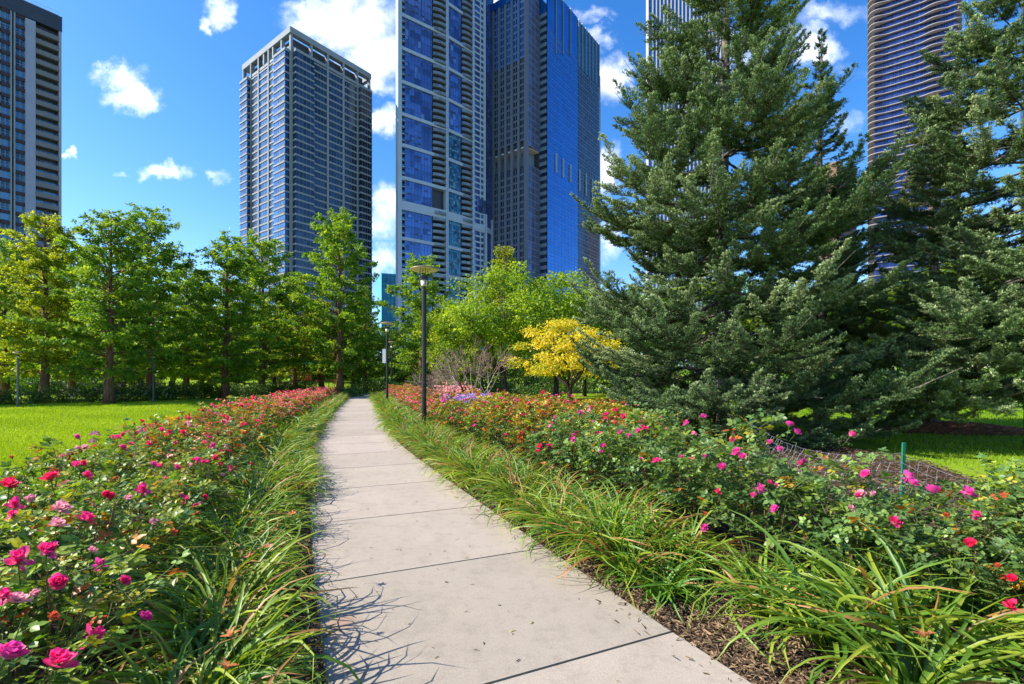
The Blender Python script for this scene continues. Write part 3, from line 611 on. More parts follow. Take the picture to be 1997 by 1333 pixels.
def broadleaf(seed, H, Rx, Rz, z0, ncl, per, leaf, cols, bark, trunk_r=.14, flat=1.0, droop=0.0, nlimb=6, mat_=None, fork=.22, hole=.0):
    r = np.random.default_rng(seed); tr = MB(); cr = MB(); cz = z0 + Rz
    fk = np.array([r.normal(0, .1), r.normal(0, .1), H * fork]); tr.tube([(0, 0, 0), (.02, .01, H*fork*.3), fk*.7, fk], [trunk_r*1.5, trunk_r*1.05, trunk_r*.95, trunk_r*.85], 9)
    # crown clumps: shell-biased, uneven radius
    a = r.uniform(0, 6.283, ncl); ct = r.uniform(-1, 1, ncl); rr = r.uniform(.25, 1, ncl) ** .45
    lob = 1 + .22 * np.sin(3 * a + seed) * np.sqrt(1 - ct**2) + .16 * np.sin(5 * a + 2 * seed + 3 * ct)
    Cc = np.stack([Rx*rr*lob*np.sqrt(1-ct**2)*np.cos(a), Rx*rr*lob*np.sqrt(1-ct**2)*np.sin(a), cz + Rz*rr*ct*(1 + .12*np.sin(4*a+seed))], 1)
    lim = []
    for k in range(nlimb):
        al = k * 6.283 / nlimb + r.normal(0, .25); el = R(r.uniform(35, 68)); d = np.array([math.cos(al)*math.cos(el), math.sin(al)*math.cos(el), math.sin(el)])
        L = np.linalg.norm(d * np.array([Rx, Rx, Rz * 1.6])) * .85; p = path_pts(fk, d, L, 7, -.05, r, .25); lim.append(p)
        tr.tube(p, np.linspace(trunk_r*.6, .018, 7), 6, 0, (1, 1, 1), False)
    allp = np.concatenate([p[1:] for p in lim]); dist = np.linalg.norm(Cc[:, None] - allp[None], axis=2) + 1.5 * np.maximum(0, allp[None, :, 2] - Cc[:, None, 2])
    near = allp[dist.argmin(1)]; mid = (near + Cc) / 2 + r.normal(0, .12, Cc.shape) * Rx * .2
    tr.sticks(near, mid, .018, .012, 0, k=4); tr.sticks(mid, Cc, .012, .005, 0, k=4)
    P = np.repeat(Cc, per, 0); cs = Rx * r.uniform(.17, .30, ncl).repeat(per)
    o = unit(r.normal(0, 1, P.shape)) * (r.uniform(0, 1, (len(P), 1)) ** .55); o[:, 2] *= .55 * flat; P = P + o * cs[:, None]
    if droop: P[:, 2] -= droop * (o[:, 0]**2 + o[:, 1]**2) * cs
    D = unit(o * np.array([1, 1, .3]) + r.normal(0, .5, P.shape) + np.array([0, 0, -.35])); Nn = unit(r.normal(0, .45, P.shape) + np.array([-.2, -.15, 1]))
    kk = np.clip(r.normal(.5, .2, ncl).repeat(per) + r.normal(0, .15, len(P)), 0, 1)[:, None]; c = np.array(cols)
    cc = np.where(kk < .5, c[0] + (c[1]-c[0])*kk*2, c[1] + (c[2]-c[1])*(kk*2-1)); S = leaf * r.uniform(.7, 1.3, len(P))
    cr.scatter(LEAF4, LEAF4_F, P, D, Nn, S, 0, cc)
    return tr.mesh('broadleaf_trunk', bark, True), cr.mesh('broadleaf_crown', mat_ or M_broad)
def fir(seed, H, Rb, cols, needle=.042, nn_=15, low=.45, profile=None, step=.42, shoot=.058, long_needle=False, trunk_r=.19, lean=(0, 0), nb_=(6.5, 5.5)):
    """whorls of boughs; every bough forks into plumes, every plume is packed with short needled shoots, so dark gaps stay between them"""
    r = np.random.default_rng(seed); tr = MB(); cr = MB()
    zz = np.linspace(0, H, 14); tx = lean[0] * (zz/H)**2 + np.cumsum(r.normal(0, .02, 14)); ty = lean[1] * (zz/H)**2 + np.cumsum(r.normal(0, .02, 14)); tx -= tx[0]; ty -= ty[0]
    tr.tube(np.stack([tx, ty, zz], 1), trunk_r * (1 - zz/H) ** .85 + .012, 10)
    pf = profile or ([0, .08, .25, .45, .65, .8, .92, 1], [.8, 1, 1, .82, .52, .32, .14, .03])
    c = np.array(cols); z = low; w0 = 0; X0, XD, XU, XL, XC = [], [], [], [], []
    def plume(p0, d, L, wid, tone):
        """one plume: axis points, then shoots around it, mostly sideways and up, longest in its middle"""
        n = max(4, int(L / shoot)); t = (np.arange(n) + .5) / n; sag = -.10 * L * np.sin(math.pi * t) + .16 * L * t ** 2
        ax = p0 + np.outer(t * L, d); ax[:, 2] += sag; tn = unit(np.gradient(ax, axis=0)) if n > 1 else np.array([d])
        tr.tube(np.concatenate([[p0], ax[::max(1, n // 4)], ax[-1:]]), np.linspace(.004 + .006 * L, .002, len(ax[::max(1, n // 4)]) + 2), 3, 0, (1, 1, 1), False)
        sd = unit(np.cross(tn, UP) + 1e-6); up = np.cross(sd, tn)
        for rep in range(3):
            ph = np.where((np.arange(n) + rep) % 2, 0, math.pi) + r.normal(0, .45, n) if rep < 2 else r.uniform(.3, 2.84, n)
            an = R(54) + r.normal(0, .15, n) - .35 * t
            dd = unit(tn * np.cos(an)[:, None] + (sd * np.cos(ph)[:, None] + up * (np.sin(ph) + .18)[:, None]) * np.sin(an)[:, None])
            ln = wid * (.45 + .75 * np.sin(math.pi * np.clip(t * .9 + .08, 0, 1))) * r.uniform(.7, 1.25, n) * (1 if rep < 2 else .6)
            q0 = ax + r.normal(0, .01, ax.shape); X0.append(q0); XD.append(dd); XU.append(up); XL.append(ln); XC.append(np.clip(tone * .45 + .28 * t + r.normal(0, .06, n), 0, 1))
            # each side shoot carries two smaller ones
            for s_, w_ in ((.35, .62), (.6, .5)):
                sg = np.where(r.random(n) < .5, 1, -1)[:, None]; s2 = unit(np.cross(dd, up) + 1e-6)
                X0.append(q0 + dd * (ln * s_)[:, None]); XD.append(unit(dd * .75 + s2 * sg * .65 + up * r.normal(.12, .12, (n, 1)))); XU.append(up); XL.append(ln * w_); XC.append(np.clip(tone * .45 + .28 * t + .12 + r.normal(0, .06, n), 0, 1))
        X0.append(ax[-1:]); XD.append(tn[-1:]); XU.append(up[-1:]); XL.append(np.array([wid * .6])); XC.append(np.array([.85]))
    while z < H - .15:
        f = z / H; L0 = Rb * np.interp(f, *pf); nb = int(round((nb_[0] if f < .6 else nb_[1]) + r.uniform(-.5, .5))); w0 += 1.1
        for k in range(nb):
            a = w0 + 6.283 * k / nb + r.normal(0, .18); L = max(.2, L0 * r.choice([r.uniform(.55, .8), r.uniform(.85, 1.12)])); el = R(np.interp(f, [0, .3, .6, .85, 1], [-6, 2, 12, 28, 60]) + r.normal(0, 5))
            d = np.array([math.cos(a)*math.cos(el), math.sin(a)*math.cos(el), math.sin(el)]); b0 = np.array([np.interp(z, zz, tx), np.interp(z, zz, ty), z + r.normal(0, .12)])
            n = 9; t = np.linspace(0, 1, n); bp = b0 + np.outer(t, d) * L; bp[:, 2] += L * (-.15 * np.sin(math.pi * t * .8) + .12 * t ** 3); bp[1:] += r.normal(0, .012 * L, (n-1, 3))
            tr.tube(bp, np.linspace(.010 * L + .006, .004, n), 4, 0, (1, 1, 1), False)
            tone = np.clip(r.normal(.5, .22), 0, 1); at_ = lambda u: np.array([np.interp(u * (n-1), np.arange(n), bp[:, i]) for i in range(3)])
            wid = .10 + .055 * min(1.6, L ** .5)
            plume(at_(.55), unit(bp[-1] - at_(.55)), L * .47, wid, tone)
            if L > .45:
                m = int(np.clip(L * 3.0, 2, 11)); side = 1
                for q in range(m):
                    u = .20 + .66 * (q + r.uniform(.1, .9)) / m; p = at_(u); tn = unit(at_(min(1, u + .05)) - at_(u - .05)); sdv = unit(np.cross(tn, UP)); an = R(r.uniform(34, 58)); side = -side
                    dd = unit(tn * math.cos(an) + sdv * side * math.sin(an) + UP * r.normal(.02, .14)); plume(p, dd, np.clip(L * (1.02 - u) * r.uniform(.55, .85), .22, 1.7), wid * r.uniform(.8, 1.1), np.clip(tone + r.normal(0, .15), 0, 1))
        z += step * r.uniform(.8, 1.2) * (1 if f < .7 else .8)
    S0, SD, SU, SL, SC = (np.concatenate(q) for q in (X0, XD, XU, XL, XC)); n = len(S0)
    tr.sticks(S0, S0 + SD * SL[:, None] * .9, .0022, .0014, 0)
    sd = unit(np.cross(SD, SU) + 1e-6); un = np.cross(sd, SD)
    t = r.uniform(.05, 1, (n, nn_)); ph = r.uniform(0, 6.283, (n, nn_))
    rad = sd[:, None] * np.cos(ph)[..., None] + un[:, None] * np.sin(ph)[..., None] + un[:, None] * .45
    D = (rad + SD[:, None] * (.6 if not long_needle else 1.1)).reshape(-1, 3); P = (S0[:, None] + SD[:, None] * (t * SL[:, None])[..., None]).reshape(-1, 3)
    Nn = unit(np.repeat(un, nn_, 0) + r.normal(0, .55, D.shape)); ln = needle * r.uniform(.75, 1.2, len(P))
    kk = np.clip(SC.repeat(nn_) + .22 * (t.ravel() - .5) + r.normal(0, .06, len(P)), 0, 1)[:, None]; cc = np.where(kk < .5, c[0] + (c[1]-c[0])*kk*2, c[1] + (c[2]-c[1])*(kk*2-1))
    cr.scatter([(-.5, 0, 0), (.5, 0, 0), (0, 1, 0)], [[0, 1, 2]], P, D, Nn, np.stack([np.full(len(P), .0125 if not long_needle else .010), ln, ln], 1), 0, cc)
    print('fir shoots', n, 'needles', len(P))
    return tr.mesh('fir_trunk', B_fir, True), cr.mesh('fir_crown', M_fir)
# ================================================================ rose beds
cam0 = np.array([0, 0, EYE])
GREENL = [np.array(c) for c in ((.11, .205, .03), (.155, .26, .032), (.23, .32, .035), (.085, .17, .035))]
GREENR = [np.array(c) for c in ((.13, .225, .055), (.10, .19, .045), (.20, .29, .06), (.08, .155, .045))]
NEARL = [rose_bush_mesh(100 + i, 430, True, .40, .08, .037, greens=GREENL) for i in range(5)]
NEARR = [rose_bush_mesh(120 + i, 540, True, .10, .03, .037, top=.92, greens=GREENR) for i in range(5)]
MIDL = [rose_bush_mesh(140 + i, 420, False, .30, .34, .046) for i in range(3)]
MIDR = [rose_bush_mesh(150 + i, 420, False, .50, .26, .046) for i in range(3)]
PALF = [HOT, CRI, (.85, .10, .18), (.85, .22, .16), (.9, .38, .42), (.88, .16, .32), (.95, .5, .52), (.9, .4, .2)]
FARL = [rose_bush_mesh(160 + i, 330, False, .36, .30, .055, blooms=46, pal=PALF) for i in range(3)]
FARR = [rose_bush_mesh(170 + i, 330, False, .45, .30, .055, blooms=40, pal=PALF) for i in range(3)]
bushes = []
def add_bush(side, s, off, row):
    p = edge(s, off) + rng.normal(0, .05, 2); d = math.hypot(p[0], p[1]); L = side == 'L'
    if p[1] < .35: return
    if not L and row == 1 and 3.3 < p[1] < 4.3: return
    k = rng.uniform(.9, 1.12) * (1.0 if L else (.90 if row == 1 and p[1] < 5.2 else 1.12) if p[1] < 8 else 1.14)
    if d < 7.2: me = (NEARL if L else NEARR)[rng.integers(5)]
    elif d < 14: me = (MIDL if L else MIDR)[rng.integers(3)]
    else: me = (FARL if L else FARR)[rng.integers(3)]
    bushes.append(dict(side=side, s=s, row=row, p=p, d=d, k=k, me=me, rz=rng.uniform(0, 6.28), fl=[]))
for row, off in ((0, -PW - 1.12), (1, -PW - 1.85)):
    s = .25
    while s < 41: add_bush('L', s, off, row); s += .66 * rng.uniform(.9, 1.1) * (1 if s < 16 else 1.15)
for row, off, a, b in ((0, 1.32, 2.8, 41), (1, 2.25, 1.9, 41), (2, 2.95, 7.4, 17), (3, 3.65, 9.0, 16.5), (4, 4.35, 10, 16)):
    s = a
    while s < b: add_bush('R', s, off, row); s += .68 * rng.uniform(.9, 1.1) * (1 if s < 16 else 1.15)
for x, y, k in ((2.45, 2.75, .92), (2.85, 2.95, .98), (3.30, 2.75, 1.12), (2.75, 2.35, .95), (3.15, 2.35, 1.0), (2.35, 3.35, .8), (2.75, 3.5, .72), (3.6, 2.45, 1.15), (3.4, 3.12, 1.08)):
    p = np.array([x, y]); bushes.append(dict(side='R', s=x, row=5, p=p, d=math.hypot(x, y), k=k, me=NEARR[rng.integers(5)], rz=rng.uniform(0, 6.28), fl=[]))
near = [b for b in bushes if b['d'] < 14]
def hit(px, py):
    """where the line of sight of a surveyed bloom meets the outside of a bush"""
    d = np.array([(px - CX) / F, 1, (HY - py) / F]); best = None
    for t in np.arange(.5, 14, .02):
        q = cam0 + d * t
        if q[2] < .1: break
        for b in near:
            r2 = ((q[0]-b['p'][0])**2 + (q[1]-b['p'][1])**2) / (.50*b['k'])**2 + (max(0, q[2]-.40*b['k']) / (.54*b['k']))**2
            if r2 < 1: return b, q
            if best is None or r2 < best[0]: best = (r2, b, q)
    return best[1], best[2]
LB = [(18,943,'crimson',1.3),(98,931,'crimson',1.1),(28,984,'hot',.8),(168,1010,'hot',1.15),(120,990,'pale',1.05),(112,1020,'pale',.9),(300,1020,'pale',.8),(112,1137,'hot',1),(35,1090,'hot',1.1),(92,1072,'hot',1),
 (195,1100,'magenta',.65),(243,1133,'hot',.7),(185,1240,'hot',1.1),(282,1203,'magenta',.8),(115,1288,'hot',1.15),(18,1275,'magenta',1.1),(35,1168,'pale',.8),(148,905,'hot',.9),(345,912,'hot',.9),(372,908,'pale',.8),
 (385,896,'magenta',.8),(420,893,'crimson',.9),(430,905,'crimson',.8),(450,911,'hot',.8),(278,955,'hot',.9),(325,935,'hot',.7),(215,970,'crimson',.8),(250,972,'pale',.7),(240,872,'hot',1),(256,866,'hot',.9),(290,864,'crimson',.9),
 (315,838,'hot',1),(330,842,'crimson',.9),(356,842,'crimson',.8),(162,903,'crimson',.8),(170,926,'hot',.7),(60,975,'pale',.8),(205,965,'crimson',.7),(415,868,'hot',.8),(368,815,'hot',1),(395,800,'crimson',1),(430,790,'hot',.9),
 (337,1040,'spent',.8),(68,1160,'pale',.6),(8,1160,'hot',.7),(355,968,'magenta',.6),(300,905,'magenta',.8),(400,968,'crimson',.6),(450,845,'spent',.8),(500,830,'crimson',.8),(95,1075,'magenta',.8),(490,905,'crimson',.7),(180,1072,'pale',.5)]
RB = [(1540,828,'magenta',.95),(1553,842,'magenta',.85),(1660,848,'hot',.85),(1437,882,'magenta',1.0),(1448,892,'magenta',.9),(1408,912,'magenta',1.0),(1520,877,'magenta',.8),(1372,812,'magenta',.85),(1338,824,'magenta',.8),(1352,845,'pale',.6),(1375,890,'magenta',.6),
 (1688,925,'magenta',.8),(1772,930,'magenta',.85),(1780,942,'magenta',.85),(1820,957,'magenta',1.15),(1890,960,'magenta',.85),(1745,1016,'hot',.8),(1893,1062,'crimson',.9),(1484,952,'magenta',.8),(1469,967,'magenta',.7),(1510,991,'magenta',.7),(1373,1028,'magenta',.7),
 (1285,898,'magenta',.6),(1178,870,'magenta',.9),(1172,882,'magenta',.8),(1250,895,'magenta',.6),(1117,857,'magenta',.8),(1118,848,'magenta',.7),(1203,800,'crimson',1),(1216,812,'crimson',.9),(1180,815,'crimson',.7),(1210,843,'magenta',.8),(1245,840,'magenta',.8),(1226,850,'magenta',.8),
 (1053,870,'crimson',1),(1048,880,'crimson',.8),(925,830,'magenta',1.0),(975,890,'hot',.6),(1170,845,'hot',.7),(1085,772,'magenta',1),(1100,785,'hot',1),(1030,785,'hot',1),(1043,781,'magenta',.9),(1005,778,'magenta',.8),(1130,805,'magenta',1),(1148,800,'pale',.8),(1375,1002,'spent',.5),
 (1660,990,'pale',.5),(1560,905,'hot',.6),(1610,895,'hot',.6),(1845,1005,'spent',.5),(1955,965,'spent',.5),(1500,862,'magenta',.6),(1400,958,'crimson',.5),(1430,860,'hot',.7),(1975,1130,'crimson',.7),(1945,1105,'spent',.5),(1970,1180,'crimson',.7),(900,800,'crimson',.9),(880,815,'hot',.9),(850,790,'crimson',.9)]
for px, py, c, k in LB + RB:
    b, q = hit(px, py); b['fl'].append((q - np.array([*b['p'], 0]), c, k))
for b in near:
    n = int(rng.integers(2, 4)) if b['side'] == 'L' else int(rng.integers(1, 3))
    if b['d'] > 6: n += 4 if b['side'] == 'L' else 5
    if b['d'] < 3: n = 1
    pal = ['hot', 'crimson', 'pale', 'hot', 'spent', 'magenta', 'crimson'] if b['side'] == 'L' else (['magenta', 'hot', 'pale'] if b['d'] < 7 else ['hot', 'crimson', 'magenta', 'spent'])
    for _ in range(n):
        a = rng.uniform(0, 6.283); rad = .47 * b['k'] * math.sqrt(rng.uniform(0, 1)); z = (.94 - .36 * (rad / (.47*b['k'])) ** 2.2) * b['k'] * rng.uniform(.9, 1.03)
        cq, kq = pal[rng.integers(len(pal))], rng.uniform(.5, .95) * (1.08 if b['d'] > 6 else .9); q0 = np.array([rad*math.cos(a), rad*math.sin(a), z]); b['fl'].append((q0, cq, kq))
        for _c in range(rng.choice([0, 0, 1, 2])): b['fl'].append((q0 + rng.normal(0, .035, 3) * [1, 1, .5], cq if rng.random() < .6 else ('bud' if rng.random() < .6 else 'spent'), kq * rng.uniform(.6, .95)))
CN = dict(hot='hot pink', crimson='crimson', magenta='magenta pink', pale='pale pink', spent='faded orange')
rowcount = {}
WHERE = {('L', 0): "left bed's path-side row", ('L', 1): "left bed's lawn-side row", ('R', 0): "right bed's path-side row", ('R', 1): "right bed's second row",
         ('R', 2): "right bed's third row", ('R', 3): "right bed's fourth row", ('R', 4): "right bed's back row", ('R', 5): ''}
bushes.sort(key=lambda b: b['s'])
for b in bushes:
    key = (b['side'], b['row']); i = rowcount.get(key, 0); rowcount[key] = i + 1
    loc = (b['p'][0], b['p'][1], 0)
    if b['d'] < 14:
        cs = [f[1] for f in b['fl'] if f[1] not in ('spent', 'bud')] or ['hot']; main = max(set(cs), key=cs.count)
        if b['row'] == 5: lab = f'{CN[main]} rose bush in the right corner by the netting fence, {NUM[i]} from the path'
        elif i < 16: lab = f"{CN[main]} rose bush, {NUM[i]} from the near end of the {WHERE[key]}"; grp = None
        else: lab = f"rose bush with red and bronze leaves midway along the {WHERE[key]}"
        o = thing('rose_bush', lab, 'rose bush', loc, group='rose bushes along the ' + (WHERE[key] or 'netting fence corner'))
        part('foliage', b['me'], o, rot=(0, 0, b['rz']), sc=b['k'])
        for (q, c, k) in b['fl']:
            out = np.array([q[0], q[1], .35]); tilt = rng.uniform(.1, .75); az = math.atan2(q[1], q[0]) + rng.normal(0, .6)
            bl, stk = BLOOM[c][rng.integers(4)]; fo = part('flower', bl, o, loc=q, rot=(0, tilt, az), sc=k * (.98 if b['side'] == 'L' else 1.12)); part('stalk', stk, fo)
    else:
        side = 'left' if b['side'] == 'L' else 'right'
        solo('rose_bush', b['me'], f"distant rose bush dotted with red and pink blooms at the far {side} bed", 'rose bush', f'far rose bushes of the {side} bed', None, loc, b['rz'], b['k'] * (.96 if b['row'] else .9))
print('bushes', len(bushes), 'near', len(near))

# ================================================================ daylilies edging the path
DG = ((.075, .18, .022), (.16, .285, .028), (.31, .39, .04)); DY = ((.065, .17, .02), (.13, .26, .025), (.29, .37, .035))
LILYL = [daylily_mesh(200 + i, 135, .52, wd=.0092, greens=DG, dry=.10) for i in range(5)]
LILYR = [daylily_mesh(210 + i, 125, .50, wd=.0085, greens=DY, dry=.11, ln=(.05, .85)) for i in range(5)]
LILYB = [daylily_mesh(220 + i, 105, .64, wd=.0125, greens=DY, dry=.05, ln=(.1, .85)) for i in range(3)]
LILYS = [daylily_mesh(230 + i, 120, .36, wd=.007, greens=((.06, .18, .02), (.10, .24, .02), (.16, .30, .03)), dry=.02) for i in range(2)]
LILYF = [daylily_mesh(240 + i, 75, .55, wd=.016, greens=DY, dry=.1) for i in range(3)]
LFL = [daylily_flower(250 + i) for i in range(3)] + [daylily_flower(254, (.75, .30, .22), (.85, .55, .30))]
cnt = {}; lily = []
def add_lily(side, s, off, row, me, k=1):
    p = edge(s, off) + rng.normal(0, .055, 2)
    if p[1] < .9: return
    d = math.hypot(*p); i = cnt.get((side, row), 0); cnt[(side, row)] = i + 1
    sd = 'left' if side == 'L' else 'right'; rw = ('edge of the path' if row == 0 else 'foot of the roses')
    if d < 7.5 and i < 16: lab = f"arching daylily clump at the {sd} {rw}, {NUM[i]} from the near end"
    else: lab = f"distant grassy daylily clump merging along the {sd} {rw}"
    o = solo('daylily_clump', me, lab, 'daylily', f'daylilies at the {sd} {rw}', None, (p[0], p[1], .02), rng.uniform(0, 6.28), k * rng.uniform(.88, 1.15)); lily.append((o, p, d)); return o
for row, off in ((0, -PW - .24), (1, -PW - .58)):
    s = 1.0 + .1 * row
    while s < 40:
        f = s > 13; add_lily('L', s, off - (.17 if row == 0 and s < 7 else 0), row, (LILYF if f else LILYL)[rng.integers(3 if f else 5)], (.66 if row == 0 and s < 7 else .82 if row == 0 else 1.0)); s += (.30 if s < 8 else .42 if s < 16 else .62)
for row, off in ((0, .26), (1, .64)):
    s = s_of_Z(3.15) if row == 0 else s_of_Z(3.5)
    while s < 40:
        f = s > 13; o = add_lily('R', s, off, row, (LILYF if f else (LILYS if row == 0 and s < 3.7 else LILYR))[rng.integers(3 if f else (2 if row == 0 and s < 3.7 else 5))], 1.0); s += (.33 if s < 8 else .42 if s < 16 else .62)
for i, (x, y) in enumerate(((1.72, 2.62), (2.02, 2.42), (1.78, 2.2), (2.10, 2.75), (1.55, 2.98), (2.40, 2.5))):
    o = solo('daylily_clump', LILYB[i % 3], ['wide-leaved yellow-green daylily clump leaning toward the path at lower right', 'tall wide-leaved daylily clump in the lower right corner', 'broad daylily clump nearest the camera at right of the path', 'wide-leaved daylily clump behind the lower right corner clump',
        'yellowish daylily clump edging bare mulch right of the path', 'outermost wide-leaved daylily clump under the near right roses'][i], 'daylily', 'wide-leaved daylilies by the right bed', None, (x, y, .02), i * 1.7, [1, 1.05, .85, .95, .8, .95][i]); lily.append((o, np.array([x, y]), 2.7))
def lily_flower(px, py, h, k, i):
    Z = (EYE - h) * F / (py - HY); q = np.array([gx(px, Z), Z, h]); o = min(lily, key=lambda t: np.hypot(*(t[1] - q[:2])))[0]
    a, s_ = -o.rotation_euler.z, o.scale[0]; dx, dy = q[0] - o.location.x, q[1] - o.location.y
    part('flower', LFL[i % 4], o, loc=((dx*math.cos(a) - dy*math.sin(a)) / s_, (dx*math.sin(a) + dy*math.cos(a)) / s_, (q[2] - o.location.z) / s_), rot=(rng.uniform(-.3, .3), rng.uniform(.1, .5), rng.uniform(0, 6)), sc=.62 * k / s_)
for i, a in enumerate(((450,1242,.62,.62),(440,1305,.55,.72),(570,1003,.55,.7),(522,1068,.55,.6),(487,1085,.5,.5),(1802,1243,.6,.75),(1060,905,.6,.8),(1075,915,.55,.8),(1205,962,.5,.7),(1292,960,.5,.5))): lily_flower(*a, i)
print('lilies', len(lily))

# ================================================================ broad-leaved plants along the lawn side of the left bed
def bigleaf(seed, n=46, leaf=.13, cols=((.12, .24, .03), (.20, .32, .03), (.28, .36, .04)), H=.8, fl=None):
    r = np.random.default_rng(seed); g = MB(); a = r.uniform(0, 6.283, 9); tips = np.stack([.3*np.cos(a), .3*np.sin(a), H * r.uniform(.75, 1.1, 9)], 1)
    g.sticks(np.zeros((9, 3)), tips, .007, .004, 1, (.14, .2, .05)); k = r.integers(0, 9, n); t = np.where(r.random(n) < .5, 1, r.uniform(.45, 1, n))[:, None]; P = tips[k] * t
    az = r.uniform(0, 6.283, n); D = unit(np.stack([np.cos(az), np.sin(az), r.uniform(-.2, .7, n)], 1)); c = np.array(cols)[r.integers(0, 3, n)] * r.uniform(.8, 1.2, (n, 1))
    g.scatter(LEAFLET, LEAFLET_F, P, D, unit(r.normal(0, .3, (n, 3)) + UP), leaf * r.uniform(.6, 1.2, n), 0, c)
    if fl is not None:
        for q in range(3):
            ctr = tips[q*2] + np.array([0, 0, .03]); v = unit(r.normal(0, 1, (60, 3))); v[:, 2] = np.abs(v[:, 2]); g.scatter(LEAF4, LEAF4_F, ctr + v * .05, v[:, [1, 0, 2]], v, np.full(60, .026), 2, np.array(fl) * r.uniform(.7, 1.2, (60, 1)))
    return g.mesh('broad_leaves', [M_rose, M_cane, M_petal], True)
BIG = [bigleaf(300), bigleaf(301), bigleaf(302)]; BIGF = bigleaf(303, fl=(.62, .16, .42), H=.9)
k = 0
for s, off, flw in ((2.35, 2.6, 0), (3.1, 2.55, 0), (3.9, 2.6, 0), (5.2, 2.5, 0), (7.1, 2.45, 0), (9.2, 2.5, 1), (9.9, 2.5, 0), (10.9, 2.6, 0), (11.9, 2.5, 0), (13.2, 2.55, 0), (14.6, 2.5, 0), (16.2, 2.5, 0), (17.8, 2.5, 0), (19.6, 2.4, 0)):
    p = edge(s, -PW - off); lab = 'broad-leaved plant with purple pink flower heads at the lawn edge of the left bed' if flw else (f"{NUM[k]} broad-leaved green plant from the camera along the left bed's lawn edge")
    solo('broadleaf_plant', BIGF if flw else BIG[k % 3], lab, 'plant', 'broad-leaved plants at the lawn edge', None, (p[0], p[1], 0), rng.uniform(0, 6), rng.uniform(.75, 1.05)); k += 1 - flw

# ================================================================ pink lilies and purple phlox right of the lamp post
def flowerclump(seed, H, col, nst, fs, nh):
    r = np.random.default_rng(seed); g = MB(); a = r.uniform(0, 6.283, nst); rr = .35 * np.sqrt(r.random(nst)); b = np.stack([rr*.5*np.cos(a), rr*.5*np.sin(a), np.zeros(nst)], 1); t = np.stack([rr*np.cos(a), rr*np.sin(a), H * r.uniform(.8, 1.05, nst)], 1)
    g.sticks(b, t, .004, .003, 0, (.10, .19, .04)); n = nst * 14; k = r.integers(0, nst, n); u_ = r.uniform(.15, .9, (n, 1)); az = r.uniform(0, 6.283, n)
    g.scatter(LEAF4, LEAF4_F, b[k] * (1-u_) + t[k] * u_, np.stack([np.cos(az), np.sin(az), r.uniform(-.2, .5, n)], 1), np.tile(UP, (n, 1)), .085 * r.uniform(.6, 1.1, n), 0, np.array((.09, .19, .03)) * r.uniform(.7, 1.3, (n, 1)))
    foliage = g.mesh('stems_and_leaves', [M_rose], True); heads = []
    for q in range(nst):
        h = MB(); v = unit(r.normal(0, 1, (nh, 3))); h.scatter(LEAF4, LEAF4_F, v * fs * .5, v, unit(r.normal(0, 1, (nh, 3))), np.full(nh, fs * .62), 0, np.array(col) * r.uniform(.7, 1.25, (nh, 1))); heads.append((h.mesh('flower_head', M_petal), t[q]))
    return foliage, heads
def place_clump(name, lab, cat, grp, fol, heads, loc, rz, k):
    o = thing(name, lab, cat, loc, rz, grp, k); part('foliage', fol, o)
    for me, q in heads: part('flower', me, o, loc=q)
f1, h1 = flowerclump(310, 1.35, (.85, .42, .38), 7, .11, 20); f2, h2 = flowerclump(311, .95, (.50, .36, .66), 8, .10, 22)
for i, (px, Z) in enumerate(((868, 15.4), (886, 15.0), (902, 15.3), (922, 16.2))): place_clump('pink_lily', ['tall salmon pink lily clump just right of the lamp post', 'salmon pink lily clump in front of the bare shrub', 'tall pink lily clump right of the lilies by the lamp', 'small pink lily clump under the bare shrub, farthest right'][i], 'lily', 'pink lilies by the bare shrub', f1, h1, (gx(px, Z), Z, 0), i * 1.3, .95 if i < 3 else .85)
for i, (px, Z) in enumerate(((878, 13.9), (905, 14.0), (920, 13.7), (935, 14.2), (952, 14.0))): place_clump('purple_phlox', f'lavender purple phlox clump below the bare shrub, {NUM[i]} from the lamp post', 'phlox', 'purple phlox below the bare shrub', f2, h2, (gx(px, Z), Z, 0), i * 1.1, 1)

# ================================================================ netting fence on green stakes behind the right roses
stake_m = pbr('green_painted_steel', (.015, .16, .085), .45, .4); net_m = pbr('pale_plastic_netting', (.30, .30, .34), .5, .4)
fpts = [np.array([3.17, 6.55]), np.array([3.06, 3.86]), np.array([3.75, 2.9])]
o = thing('netting_fence', 'low pale netting fence on green metal stakes behind the right bed roses', 'fence', (3.06, 3.86, 0)); org = np.array([3.06, 3.86, 0])
for i, (p, h) in enumerate(zip(fpts, (.99, .99, .9))):
    g = MB(); tl = np.array([.05, .02, 0]) if i == 1 else np.array([.03, .0, 0]); b0 = np.array([p[0], p[1], -.05]); 
    for dx, dy, w_, d_ in ((0, 0, .009, .003), (-.009, .005, .003, .008), (.009, .005, .003, .008)): g.box(-w_ + dx, w_ + dx, -d_ + dy, d_ + dy, -.05, h, fn=lambda v: v + b0 * [1, 1, 0] + np.outer(v[:, 2], tl) - org)
    part('stake', g.mesh('stake', stake_m), o)
g = MB(); rows_ = 13
